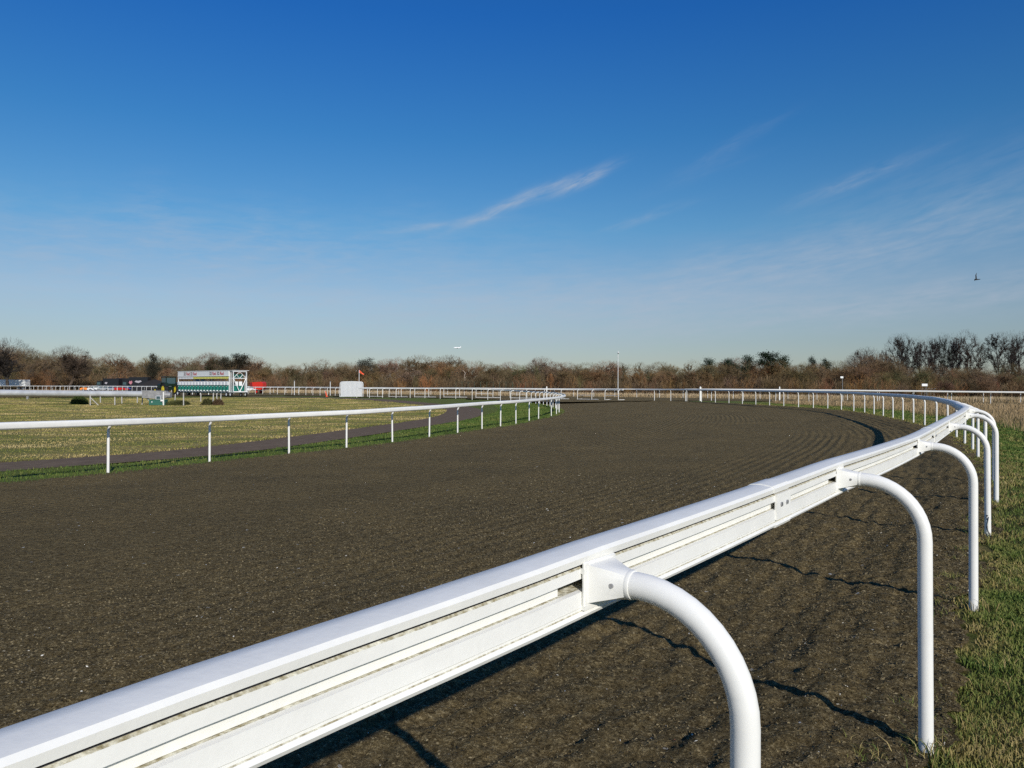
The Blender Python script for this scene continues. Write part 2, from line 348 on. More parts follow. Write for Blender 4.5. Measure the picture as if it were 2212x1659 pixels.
    wav = mth('SINE', mth('ADD', mth('MULTIPLY', at.outputs['Fac'], 25.0), mth('MULTIPLY', nn.outputs[0], 5.0)))
    cb2 = t.nodes.new('ShaderNodeCombineXYZ'); L.new(mth('MULTIPLY', at3.outputs['Fac'], .03), cb2.inputs[0]); L.new(mth('MULTIPLY', at.outputs['Fac'], .22), cb2.inputs[1])
    n5 = t.nodes.new('ShaderNodeTexNoise'); n5.inputs['Scale'].default_value = 1.0; n5.inputs['Detail'].default_value = 2; L.new(cb2.outputs[0], n5.inputs['Vector'])
    wav = mth('MULTIPLY', wav, mth('MAXIMUM', mth('MULTIPLY', mth('SUBTRACT', n5.outputs[0], .40), 5.0), .05))
    bpw = t.nodes.new('ShaderNodeBump'); bpw.inputs['Strength'].default_value = 1.0; bpw.inputs['Distance'].default_value = .012; L.new(wav, bpw.inputs['Height'])
    bp2 = t.nodes.new('ShaderNodeBump'); bp2.inputs['Strength'].default_value = .7; bp2.inputs['Distance'].default_value = .04
    L.new(noise(9, 5, .6), bp2.inputs['Height']); L.new(bp.outputs[0], bp2.inputs['Normal']); L.new(bp.outputs[0], bp2.inputs['Normal']); L.new(bpw.outputs[0], bp.inputs['Normal']); L.new(bp2.outputs[0], b.inputs['Normal'])
    return m
M_ground = ground_mat('grass_ground'); M_track = track_mat()
M_tarmac = mat('tarmac', (.175, .130, .092), 1.0, var=.3, scale=3, bump=.3, bscale=120, spec=.03)
# ------------------------------------------------------------------ ground sheet
def axis(lo, hi, d0, d1, fine, g=1.09):
    a = list(np.arange(fine[0], fine[1], d0)); s = d0
    while a[-1] < hi: s = min(s * g, d1); a.append(a[-1] + s)
    s = d0
    while a[0] > lo: s = min(s * g, d1); a.insert(0, a[0] - s)
    return np.array(a)
def grid_faces(nx, ny):
    i = np.arange(nx * ny).reshape(ny, nx); return np.stack([i[:-1, :-1], i[:-1, 1:], i[1:, 1:], i[1:, :-1]], -1).reshape(-1, 4)
gxs = axis(-3000, 3000, .35, 200, (-14, 22)); gys = axis(-400, 4000, .35, 200, (0, 58))
X, Y = np.meshgrid(gxs, gys)
Z = H(X, Y)
near = (np.abs(X) < 130) & (Y > -30) & (Y < 230)
# the track: ring of ribbon 1 (between the two rails) and ribbon 2 (the far straight)
POST_OFF = .40
OEDGE = OUT.offset(-(POST_OFF + .01)); IEDGE = INN.offset(POST_OFF - .02)
s_end = OUT.near((13.4, 83.5))
def cast(c, s, target):
    p = c.at(s); t = c.tan(s); n = np.array([-t[1], t[0]]); q = target.p; d = q[1:] - q[:-1]; best = None
    for i in range(len(d)):
        det = n[0] * (-d[i, 1]) + n[1] * d[i, 0]
        if abs(det) < 1e-9: continue
        r = q[i] - p; u = (r[0] * (-d[i, 1]) + r[1] * d[i, 0]) / det; v = (n[0] * r[1] - n[1] * r[0]) / det
        if 0 <= v <= 1 and u > 0 and (best is None or u < best): best = u
    return best
sc_ = np.arange(1.0, OEDGE.L - .5, 1.5); wc = [cast(OEDGE, s, IEDGE) for s in sc_]
ok = [k for k, w in enumerate(wc) if w and w < 26]; sc_ = sc_[ok]; wc = np.array([wc[k] for k in ok])
def width(s): return np.interp(s, sc_, wc)
F2 = spline([(95,41.5),(80,50.5),(60,62),(43,70.5),(34.5,75),(27,78.7),(20.5,79.8),(13,81.5),(5,83.5),(.7,87),(-2.4,90.9),(-7,94.6),(-13.3,99.2),(-21,105.5),(-28,112.5),(-34,115),(-41,108),(-52,102),(-80,99),(-130,108)])
def resample(c, n): return c.at(np.linspace(0, c.L, n))
n2 = 160; f2 = resample(F2, n2); b2 = resample(RB, n2)
poly1 = np.vstack([OEDGE.at(np.arange(1, OEDGE.L, 1.0)), IEDGE.at(np.arange(IEDGE.L - 22, 1, -1.0))])
poly2 = np.vstack([f2, b2[::-1]])
def inside(x, y, P):
    r = np.zeros(x.shape, bool); j = len(P) - 1
    for i in range(len(P)):
        xi, yi = P[i]; xj, yj = P[j]
        if yi != yj: r ^= ((yi > y) != (yj > y)) & (x < (xj - xi) * (y - yi) / (yj - yi) + xi)
        j = i
    return r
ins = np.zeros(X.shape, bool); ins[near] = inside(X[near], Y[near], poly1) | inside(X[near], Y[near], poly2)
xs_, ys_ = X[near], Y[near]
do, so_ = dist_curve(xs_, ys_, OEDGE, 3); di, si_ = dist_curve(xs_, ys_, IEDGE, 3)
ins[near] &= (do > .42) & (di > .42)
Z = Z - .22 * ins
straw = np.full(X.shape, .62); soil = np.zeros(X.shape)
st = np.full(xs_.shape, .55)
outer = so_ < 0
st = np.where(outer & (do < 60), -.9 + 1.7 * sstep(3.2, 7.5, do + .9 * fbm(xs_ * .3, ys_ * .3, 2)), st)   # green verge, then straw
inn = (si_ > 0)
st = np.where(inn & (di < 30), np.where(di < 3.5, -.95, .55), st)
PATH = spline([(-20,1),(-16.6,9.5),(-15.2,13.5),(-13.3,18.8),(-11.6,21.4),(-9.75,24.2),(-8.1,28.6),(-6.3,35),(-4.6,42.5),(-3.6,49),(-3.4,56),(-3.9,62.5),(-5.6,70),(-8.6,77.5),(-13.4,86),(-19.5,94.5),(-27,102),(-37,107.5)])
dp, sp_ = dist_curve(xs_, ys_, PATH, 3)
st = np.where(inn & (sp_ < 0) & (dp < 12) & (di < 16), -.9 + .25 * fbm(xs_ * .5, ys_ * .5, 2), st)       # mown green between path and rail
st = np.where(inn & (sp_ > 0) & (dp > 1.4), .62 - .9 * np.exp(-((ys_ - 31) / 5) ** 2) * (xs_ < -12) * .3, st)
st = np.where(inn & (sp_ > 0) & (dp < 2.1), .9, st)
st = np.where((dist_curve(xs_, ys_, F2, 4)[0] < 7) & (ys_ > 85), -.55, st)
st = np.where((ys_ > 88) & (dist_curve(xs_, ys_, RB, 4)[1] < 0), .95, st)
straw[near] = st
so2 = np.where(outer & (do < .9), .75 - do * .8, 0); so2 = np.where(inn & (sp_ > 0) & (dp < 2.0) & (dp > 1.3), .45, so2)
soil[near] = np.clip(so2, 0, 1)
Z[near] += .02 * fbm(xs_ * .8, ys_ * .8, 3)
ground = np_mesh('ground', np.stack([X, Y, Z], -1).reshape(-1, 3), grid_faces(len(gxs), len(gys)), M_ground, smooth=True, attrs={'straw': straw.ravel(), 'soil': soil.ravel()})
tag(ground, kind='structure')
# ------------------------------------------------------------------ track, ribbon 1 (the bend in front of the camera)
def grow(start, fine_to, d0, dmax, end, g=1.04):
    a = [start]
    while a[-1] < fine_to: a.append(a[-1] + d0)
    s = d0
    while a[-1] < end: s = min(s * g, dmax); a.append(a[-1] + s)
    return np.array(a)
s0 = OEDGE.near((.45, 1.3))
sa = grow(s0 - 1.2, s0 + 7.5, .03, .8, OEDGE.L - .3, 1.02); sa = np.concatenate([np.arange(1, s0 - 1.2, .15), sa])
ua = grow(0, 3.4, .03, .45, 1e9 if False else 22, 1.03)
Sg, Ug = np.meshgrid(sa, ua)
Wd = width(Sg); fr = Ug / ua[-1]; Ue = np.where(Ug < 4, Ug, 4 + (Ug - 4) / (ua[-1] - 4) * (Wd - 4))
P0 = OEDGE.at(Sg.ravel()); T0 = OEDGE.tan(Sg.ravel()); Uf = Ue.ravel()
edge_w = .16 * fbm(Sg.ravel() * .9, Sg.ravel() * 0 + 3, 4) + .05 * fbm(Sg.ravel() * 6, Sg.ravel() * 0 + 9, 3)
Uf2 = Uf + edge_w * (np.exp(-Uf / .5) - np.exp(-(Wd.ravel() - Uf) / .5) * .5)
TX = P0[:, 0] - T0[:, 1] * Uf2; TY = P0[:, 1] + T0[:, 0] * Uf2
TZ = H(TX, TY); ein = np.minimum(Uf, Wd.ravel() - Uf)
TZ += .014 - .085 * sstep(.45, 1.25, Uf) * (1 - .5 * sstep(4, 12, Uf)) * sstep(.4, 1.4, Wd.ravel() - Uf)
nearf = np.clip(1.2 - np.hypot(TX, TY) / 60, .15, 1)
rough = 1 - .75 * sstep(2.2, 4.5, Uf)
ss = Sg.ravel()
TZ += .017 * rough * fbm(TX * 2.6, TY * 2.6, 4) * sstep(0, .15, ein)
TZ += .014 * (.35 + rough) * fbm(TX * 9, TY * 9, 3) * nearf
TZ += .026 * rough * np.clip(np.abs(fbm(ss * .55 + 7, Uf * 3.4 - ss * .5, 3)) - .12, 0, 1)
fur = Uf / .23 + .35 * fbm(ss * .5, Uf * .5, 2); TZ += .016 * rough * np.abs(np.sin(np.pi * fur)) * (.4 + .8 * np.clip(.5 + fbm(ss * .9, Uf * 2.3, 3), 0, 1))
fur2 = Uf / .55 + .10 * fbm(ss * .12, Uf * .12, 2); TZ += .0 * sstep(3, 5, Uf) * np.sin(2 * np.pi * fur2) * np.clip(.35 + .8 * fbm(ss * .05, Uf * .3, 2), .1, 1) * sstep(10, 22, np.hypot(TX, TY))
tr = np_mesh('track', np.stack([TX, TY, TZ], -1), grid_faces(len(sa), len(ua)), M_track, smooth=True, attrs={'across': Uf, 'along': ss}); tag(tr, kind='structure')
# ribbon 2
k2 = 14; V2 = []
for k in range(k2):
    a = k / (k2 - 1); q = f2 * (1 - a) + b2 * a; V2.append(np.stack([q[:, 0], q[:, 1], H(q[:, 0], q[:, 1]) + .02 + .012 * fbm(q[:, 0], q[:, 1], 3)], -1))
t2 = np_mesh('track', np.concatenate(V2), grid_faces(n2, k2), M_track, smooth=True); tag(t2, kind='structure')
# tarmac path
def ribbon(name, c, w, m, dz, s_a=0, s_b=None, jit=.06):
    s = np.arange(s_a, s_b or c.L, .4); V = []
    for a in (-1, -.5, 0, .5, 1):
        off = a * w / 2 + (abs(a) == 1) * jit * fbm(s * .8, s * 0 + a * 5, 4)
        p = c.left(s, off); V.append(np.stack([p[:, 0], p[:, 1], H(p[:, 0], p[:, 1]) + dz - .012 * abs(a)], -1))
    o = np_mesh(name, np.concatenate(V), grid_faces(len(s), 5), m, smooth=True); tag(o, kind='structure'); return o
ribbon('path', PATH, 2.75, M_tarmac, .032)
OP = spline([(110,26),(60,43),(40,49.5),(31,52.5),(24,57)])
ribbon('path', OP, 2.6, M_tarmac, .05)
# ------------------------------------------------------------------ grass blades
def blade_mat(name, stops):
    m = bpy.data.materials.new(name); m.use_nodes = True; t = m.node_tree; b = t.nodes['Principled BSDF']; b.inputs['Roughness'].default_value = .7; b.inputs['Specular IOR Level'].default_value = .2
    at = t.nodes.new('ShaderNodeAttribute'); at.attribute_name = 'tint'; r = t.nodes.new('ShaderNodeValToRGB'); e = r.color_ramp.elements
    while len(e) < len(stops): e.new(.5)
    for k, (p, c) in enumerate(stops): e[k].position = p; e[k].color = (*c, 1)
    t.links.new(at.outputs['Fac'], r.inputs[0]); t.links.new(r.outputs[0], b.inputs['Base Color'])
    return m
GST = [(0, (.045, .085, .014)), (.35, (.090, .140, .026)), (.55, (.17, .18, .045)), (.75, (.30, .235, .085)), (1, (.42, .325, .155))]
M_blade = blade_mat('grass_blades', GST)
def blades(name, x, y, h, w, tint, lean=.5, dz=0, m=None, seed=1):
    r = np.random.default_rng(seed); n = len(x); z = H(x, y) + dz + .02 * fbm(x * .8, y * .8, 3); a = r.random(n) * 2 * np.pi; l = lean * h * r.random(n) ** .7; b_ = r.random(n) * 2 * np.pi
    dx, dy = np.cos(a) * w / 2, np.sin(a) * w / 2; lx, ly = np.cos(b_) * l, np.sin(b_) * l
    V = np.empty((n, 5, 3)); V[:, 0] = np.stack([x - dx, y - dy, z - .01], -1); V[:, 1] = np.stack([x + dx, y + dy, z - .01], -1)
    V[:, 2] = np.stack([x + dx * .7 + lx * .35, y + dy * .7 + ly * .35, z + h * .6], -1); V[:, 3] = np.stack([x - dx * .7 + lx * .35, y - dy * .7 + ly * .35, z + h * .6], -1)
    V[:, 4] = np.stack([x + lx, y + ly, z + h * (1 - .25 * r.random(n))], -1)
    i = np.arange(n)[:, None] * 5; F = np.concatenate([i + np.array([[0, 1, 2]]), i + np.array([[0, 2, 3]]), i + np.array([[3, 2, 4]])])
    o = np_mesh(name, V.reshape(-1, 3), F, m or M_blade, attrs={'tint': np.repeat(tint, 5)}); tag(o, kind='stuff'); return o
# ------------------------------------------------------------------ running rails
M_pvc = mat('white_plastic', (.80, .79, .735), .5, var=.09, scale=5, bump=.06, bscale=60, spec=.25)
M_dirt = mat('algae_dirt', (.72, .70, .58), .8, scale=70, col2=(.24, .20, .10), bump=.5, bscale=90)
M_dark = mat('gap_shade_and_ink', (.03, .03, .035), .8)  # near-black painted on rail groove and channel backs as shade; also scribble ink
M_steel = mat('steel', (.45, .45, .46), .4, metal=.8, var=.3, scale=40)
M_pvc_post = mat('white_post_plastic', (.80, .79, .74), .42, var=.08, scale=2.5, bump=.03, bscale=30, spec=.3)
PROF = [(-.055,.050),(-.058,.066),(-.050,.074),(-.01,.080),(.030,.077),(.052,.064),(.064,.040),(.068,.010),(.066,-.025),(.056,-.055),(.040,-.070),(.010,-.076),(-.040,-.078),
        (-.060,-.074),(-.064,-.066),(-.056,-.060),(-.0535,-.058),(-.0535,-.053),(-.055,-.051),(-.054,-.015),(-.041,-.0135),(-.004,-.011),(-.004,.013),(-.052,.015),(-.052,.039),(-.047,.043),(-.028,.050)]
PM = [0] * 27; PM[15] = 1; PM[20] = 1; PM[21] = 2; PM[24] = 1; PM[25] = 2
SIMPLE = [(-.055,.045),(-.050,.070),(-.01,.078),(.035,.070),(.062,.040),(.068,0),(.060,-.045),(.035,-.070),(-.02,-.076),(-.055,-.065),(-.058,-.02),(-.03,0)]
RZ = 1.165
RAISE = .0; PO = .405
def sweep(curve, sl, prof, z_of, pm=0, flip=1, sc=1.0):
    mb = MB(); rings = []
    for s in sl:
        p = curve.at(s); t = curve.tan(s); n = np.array([-t[1], t[0]]) * flip; z = z_of(s)
        rings.append([(p[0] + n[0] * u * sc, p[1] + n[1] * u * sc, z + v * sc) for u, v in prof])
    mb.quad_loop(rings, mi=pm); return mb
def post_meshes(seed, joint_ring=False):
    """origin at the ground, arm towards +X"""
    R_ = .25; pts = [(0, 0, -.12), (0, 0, .3), (0, 0, .6), (0, 0, RZ - R_)]
    for k in range(1, 13):
        a = k / 12 * math.pi / 2; pts.append((R_ * (1 - math.cos(a)), 0, RZ - R_ + R_ * math.sin(a)))
    pts.append((PO - .145, 0, RZ)) if PO - .145 > R_ else None; tb = MB().tube(pts, .0300, 20)
    if joint_ring: tb.tube([(0, 0, .84), (0, 0, .846)], .031, 20, mi=1)
    br = MB()
    # collar, tapered body, back plate
    def ring_(x, w, h, k, n=24):
        o = []
        for i in range(n):
            a = 2 * math.pi * i / n; c, s = math.cos(a), math.sin(a); q = max(abs(c), abs(s)) ** k
            o.append((x, w * c / q, RZ + h * s / q))
        return o
    q = PO - .30
    br.quad_loop([ring_(.150 + q, .0325, .0325, 0), ring_(.156 + q, .0340, .0340, 0), ring_(.162 + q, .0325, .0325, 0)])
    br.quad_loop([ring_(.160 + q, .0330, .0330, .0), ring_(.185 + q, .038, .036, .5), ring_(.222 + q, .050, .040, .95), ring_(.236 + q, .054, .043, 1)])
    br.box((.240 + q, 0, RZ), (.009, .138, .100), bev=.003)
    br.box((.243 + q, 0, RZ + .030), (.012, .138, .012)); br.box((.243 + q, 0, RZ - .052), (.016, .138, .010))
    for sgn in (-1, 1):
        br.tube([(.186 + q, sgn * .034, RZ), (.186 + q, sgn * .0405, RZ)], .0055, 10, mi=1)
    return tb, br
def make_rail(name, label, curve, posts_s, flip=-1, full=True, step=.35, s_a=0, s_b=None, group='white running rails round the racecourse', brackets=True, wob=.004, seed=1, near_first=False):
    r = random.Random(seed); s_b = s_b or curve.L
    base = curve.at(posts_s[0]); z0 = Hf(*base); root = thing(name, label, 'running rail', (base[0], base[1], z0), 0, group)
    hs_ = [Hf(*curve.left(s, np.array(-PO * flip))) + RAISE for s in posts_s]     # ground at each post
    hh = [h + r.uniform(-.008, .008) for h in hs_]
    zf = lambda s: float(np.interp(s, posts_s, hh)) + RZ
    sl = np.unique(np.concatenate([np.arange(s_a, s_b, step), [s_b]]))
    mb = sweep(curve, sl, PROF if full else SIMPLE, zf, pm=PM if full else 0, flip=flip)
    o = mb.build('rail', [M_pvc, M_dirt, M_dark] if full else [M_pvc], root, smooth=32); o.location = -Vector(root.location)
    tb, br = post_meshes(seed); p0 = None
    for k, s in enumerate(posts_s):
        t = curve.tan(s); n = np.array([-t[1], t[0]]) * flip; b = curve.at(s) - n * PO; ang = math.atan2(n[1], n[0])
        if p0 is None:
            p0 = tb.build('post', [M_pvc_post, M_dark], root, smooth=40); q0 = None
            if brackets: q0 = br.build('bracket', [M_pvc, M_steel], p0, smooth=30)
            p = p0
        else:
            p = p0.copy(); COL.objects.link(p); p.parent = root
            if q0: q = q0.copy(); COL.objects.link(q); q.parent = p
        p.location = Vector((b[0], b[1], hh[k])) - Vector(root.location)
        p.rotation_euler = (r.uniform(-1, 1) * wob * 2, r.uniform(-1, 1) * wob * 2, ang + r.uniform(-1, 1) * wob * 3)
    return root, zf
# outer rail, nearest the camera
sj = OUT.near((.136, 1.82)) + .035; PROF[:] = [(u * (.84 if u > 0 else 1), v * .95) for u, v in PROF]; ps = [sj - 7.5, sj - 5, sj - 2.5, sj] + [OUT.near(q) for q in ((1.44, 3.60), (2.94, 5.81), (4.62, 8.42), (6.08, 10.65), (7.4, 12.85))]
while ps[-1] + 2.5 < OUT.L - .3: ps.append(ps[-1] + 2.5)
ps = [s for s in ps if s > 1]
near_rail, zf_out = make_rail('running_rail', 'nearest white running rail, crossing the foreground on bent posts at the outer edge', OUT, ps, flip=1, step=.25, seed=3)
def off(o, root=near_rail): o.parent = root; o.location = -Vector(root.location); return o
# insert strips in the back channel, stopping short of each bracket
for k in range(len(ps) - 1):
    if ps[k] > sj + 22: break
    a, b = ps[k] + .085, ps[k + 1] - .135
    strip = [(-.0345, -.0115), (-.0345, .0125), (-.020, .0125), (-.020, -.0115)]
    off(sweep(OUT, np.arange(a, b, .2).tolist() + [b], strip, zf_out).build('channel_strip', M_pvc))
# joint sleeves, each with a back plate and two bolts
def scaled(pr, du, dv): return [(u * du, v * dv) for u, v in pr]
SL_TOP = [(-.057,.049),(-.0605,.067),(-.0515,.0765),(-.01,.0825),(.031,.0795),(.0545,.066),(.0665,.041),(.0705,.010),(.0685,-.026),(.058,-.0565),(.041,-.0722),(.010,-.0785),(-.040,-.0805),(-.062,-.0765),(-.0665,-.067),
          (-.060,-.061),(-.040,-.068),(0,-.068),(.035,-.062),(.05,-.04),(.058,0),(.05,.04),(.03,.062),(-.01,.068),(-.05,.062)]
SL_TOP = [(u * (.85 if u > 0 else 1), v * .955) for u, v in SL_TOP]
for k in range(len(ps) - 1):
    if (k - ps.index(sj)) % 2: continue
    s = ps[k] + 1.30
    if s > sj + 40 or s + .2 > OUT.L: break
    sv = off(sweep(OUT, [s - .085, s, s + .085], SL_TOP, zf_out).build('joint_sleeve', M_pvc, smooth=35))
    pl = sweep(OUT, [s - .06, s + .10], [(-.061, -.050), (-.061, .041), (-.052, .041), (-.052, -.050)], zf_out)
    plo = pl.build('back_plate', M_pvc); plo.parent = sv
    for ds in (-.015, .05):
        p = OUT.at(s + ds); t = OUT.tan(s + ds); n = np.array([-t[1], t[0]]); z = zf_out(s + ds) + .002
        a = p - n * .0605; b = p - n * .0665
        bo = MB().tube([(a[0], a[1], z), (b[0], b[1], z)], .0085, 6).build('bolt', M_steel); bo.parent = sv
# pen scribble near the foot of the fourth post along
pp_ = OUT.left(ps[ps.index(sj) + 3], np.array(-PO)); zz_ = Hf(*pp_); vv_ = np.array([-pp_[0], -pp_[1]]); vv_ = vv_ / np.linalg.norm(vv_); ww_ = np.array([-vv_[1], vv_[0]])
def qq_(a, h): b = pp_ + vv_ * .0318 * math.cos(a) + ww_ * .0318 * math.sin(a); return (b[0], b[1], zz_ + h)
off(MB().tube([qq_(a, h) for a, h in ((.1, .24), (-.3, .25), (-.5, .22), (-.1, .20), (.2, .23), (.0, .19), (-.25, .15), (-.1, .10), (-.5, .13), (.1, .08), (.5, .06), (-.4, .05), (-.6, .03), (.3, .02))], .0035, 4).build('scribble', M_dark))
# inner rail
pin = []
for q in [(-14.9,-4),(-14.2,-1),(-13.5,2.5),(-12.9,5.5),(-12.3,8.2),(-11.6,10.9),(-10.95,13.2),(-10.45,15.0),(-9.05,17.8),(-7.9,20.9),(-6.5,23.3),(-5.2,25.2),(-4.07,27.4),(-3.05,29.8),(-2.15,32.4),(-1.22,35),(-.4,37),(.33,39.8),(1.05,43.5),(1.65,46),(2.6,50),(3.1,53),(3.45,55.8)]: pin.append(INN.near(q))
while pin[-1] + 2.45 < INN.L - .1: pin.append(pin[-1] + 2.45)
make_rail('running_rail', 'white running rail round the inner edge of the track, beside the green verge and path', INN, pin, flip=-1, full=False, step=.5, seed=5, wob=.006)
# rail on skids that runs on along the far side of the loop
ppr = [.3 + 2.3 * k for k in range(int((PR.L - .6) / 2.3))][:98]
rootP, zfP = make_rail('running_rail', 'white rail partly on skids across the far track, running left behind the starting gate', PR, ppr, flip=-1, full=False, step=.7, seed=6, brackets=False, wob=.02, s_b=ppr[-1] + .3)
for k in range(0, 18, 2):
    a, b = ppr[k], ppr[k + 1]
    def pt(s, w, z):
        p = PR.left(s, np.array(w)); return (p[0], p[1], Hf(*p) + z)
    sk = MB().tube([pt(a - 1.0, .30, .05), pt(a, .30, .05), pt(b, .30, .05)], .032, 8).tube([pt(a, .30, .05), pt(a, -.5, .05)], .028, 6).tube([pt(b, .30, .05), pt(b, -.5, .05)], .028, 6).build('skid_base', M_pvc_post); off(sk, rootP)
    bb = MB().tube([pt(a, .30, .52), pt(b, .30, .52)], .022, 8).build('brace', M_pvc_post); off(bb, rootP)
ra = [RA.L - .5 - 3.1 * k for k in range(int(RA.L / 3.1))][::-1]
make_rail('running_rail', 'white rail beyond the right of the bend, in front of the dark side track', RA, ra, flip=1, full=False, step=.8, seed=7, brackets=False, wob=.01)
rb = [.5 + 3.6 * k for k in range(int((RB.L - 1) / 3.6))]
rb = rb[:99]
make_rail('running_rail', 'farthest white rail, along the strip of straw-coloured grass before the wood', RB, rb, flip=1, full=False, step=1.2, seed=8, brackets=False, wob=.01)
# thick white marker post standing on the bend where two rails meet
def marker_post(px, Y, h, w, label):
    x = gx(px, Y); z = Hf(x, Y); root = thing('marker_post', label, 'post', (x, Y, z))
    MB().box((0, 0, h / 2 - .05), (w, w * .8, h + .1), bev=.02).build('post', M_pvc, root); MB().tube([(0, 0, h), (0, 0, h + .05)], [w * .45, w * .2], 10).build('cap', M_pvc, root)
    return root
marker_post(1513, 79.5, 1.42, .17, 'thick white square post where the outer rail meets the side track rail')
marker_post(1181, 92, 1.5, .14, 'thin white square post just left of the inner rail tip')
marker_post(1684, 88, 1.5, .13, 'slim white square post standing in the far rail to the right of the bend')
# grass around the rails
def scatter(n, s_lo, s_hi, w_lo, w_hi, curve, pw=1.0, seed=1):
    r = np.random.default_rng(seed); s = s_lo + (s_hi - s_lo) * r.random(n) ** pw; w = w_lo + (w_hi - w_lo) * r.random(n); p = curve.left(s, w); return p[:, 0], p[:, 1], s, -w
# near verge: short turf, density falling with distance
xa_, ya_, sa_, wa_ = scatter(300000, s0 - .8, s0 + 8, -3.2, .12, OEDGE, 1.5, 11)
xb0, yb0, sb0, wb0 = scatter(300000, s0 + 5, s0 + 72, -7.5, .10, OEDGE, 1.6, 13)
x, y, s, w = (np.concatenate(q) for q in ((xa_, xb0), (ya_, yb0), (sa_, sb0), (wa_, wb0)))
nz = fbm(x * 1.3, y * 1.3, 4); nz2 = fbm(x * 4, y * 4, 3); keep = (w > .02 - .10 * nz2) ; x, y, s, w, nz, nz2 = (a[keep] for a in (x, y, s, w, nz, nz2))
rr = np.random.default_rng(12).random(len(x)); d = np.hypot(x, y)
blades('turf', x, y, (.010 + .026 * rr * (1 + .8 * nz2)) * np.clip(.9 + d / 30, 1, 2), .0020 + .0008 * d, np.clip(.27 + .34 * nz + .34 * (rr - .4) + .22 * np.exp(-w / .6), 0, .95), lean=1.1, seed=2)
# straw tussocks at the track's edge
r = np.random.default_rng(21); tx, ty, ts, tw = scatter(300, s0 - .8, s0 + 40, -.7, .25, OEDGE, 1.6, 22)
cx = np.repeat(tx, 90) + r.normal(0, .06, 27000); cy = np.repeat(ty, 90) + r.normal(0, .06, 27000)
rr = r.random(27000); d = np.hypot(cx, cy)
blades('tussocks', cx, cy, .02 + .06 * rr, .0020 + .0005 * d, np.clip(.35 + .55 * r.random(27000) * 1.0, 0, 1), lean=1.3, seed=3)
# thick green tuft at the foot of each near post
px0, py0 = [], []
for k, s in enumerate(ps[2:26]):
    b = OUT.left(s, np.array(-PO)); q = 130; a_ = r.random(q) * 6.28; rd = .035 + np.abs(r.normal(0, .06, q)); px0.append(b[0] + np.cos(a_) * rd); py0.append(b[1] + np.sin(a_) * rd)
px0 = np.concatenate(px0); py0 = np.concatenate(py0); rr = r.random(len(px0))
blades('tussocks', px0, py0, .03 + .08 * rr, .0024 + .0006 * np.hypot(px0, py0), np.clip(.3 + .6 * r.random(len(px0)), 0, 1), lean=1.2, seed=33)
# loose fibre and clods lying on the track near the rail
def chips(name, n, s_lo, s_hi, u_lo, u_hi, size, seed, pw):
    r = np.random.default_rng(seed); s = s_lo + (s_hi - s_lo) * r.random(n) ** pw; u = u_lo + (u_hi - u_lo) * r.random(n) ** 1.5
    kp = r.random(n) > sstep(.45, 1, np.maximum((s - s_lo) / (s_hi - s_lo), u / u_hi)); s, u = s[kp], u[kp]
    si = np.interp(s, sa, np.arange(len(sa))); ui = np.interp(u, ua, np.arange(len(ua))); ok_ = (si < len(sa) - 2) & (ui < len(ua) - 2); si, ui, s, u = si[ok_], ui[ok_], s[ok_], u[ok_]; n = len(s)
    n = len(s); i0, j0 = si.astype(int), ui.astype(int); fi, fj = si - i0, ui - j0; G3 = np.stack([TX, TY, TZ], -1).reshape(len(ua), len(sa), 3)
    P = (G3[j0, i0] * ((1 - fi) * (1 - fj))[:, None] + G3[j0, i0 + 1] * (fi * (1 - fj))[:, None] + G3[j0 + 1, i0] * ((1 - fi) * fj)[:, None] + G3[j0 + 1, i0 + 1] * (fi * fj)[:, None])
    d = r.normal(size=(n, 3)) * np.array([1, 1, .35]); d /= np.linalg.norm(d, axis=1, keepdims=True); e = np.cross(d, r.normal(size=(n, 3)) * np.array([.5, .5, 1])); e /= np.linalg.norm(e, axis=1, keepdims=True)
    dist = np.hypot(P[:, 0], P[:, 1]); l = size * (.4 + 1.2 * r.random(n) ** 2) * (.7 + dist / 18); w = l * (.18 + .45 * r.random(n)); P[:, 2] += l * .18
    V = np.stack([P - d * l[:, None], P + e * w[:, None], P + d * l[:, None], P - e * w[:, None]], 1)
    o = np_mesh(name, V.reshape(-1, 3), np.arange(4 * n).reshape(n, 4), M_fib, attrs={'tint': np.repeat(np.clip(np.clip(r.normal(.42, .22, n), 0, .76) + .5 * (r.random(n) > .994), 0, 1), 4)}); tag(o, kind='stuff')
M_fib = blade_mat('track_fibre_bits', [(0, (.014, .011, .006)), (.3, (.080, .062, .031)), (.5, (.150, .118, .060)), (.8, (.22, .18, .105)), (.93, (.50, .46, .36)), (1, (.62, .60, .54))])
chips('loose_fibre', 420000, s0 - 1, s0 + 16, .02, 11, .0078, 71, 1.4)
M_straw2 = blade_mat('tan_grass', [(0, (.12, .095, .035)), (.4, (.23, .160, .075)), (1, (.43, .31, .17))])
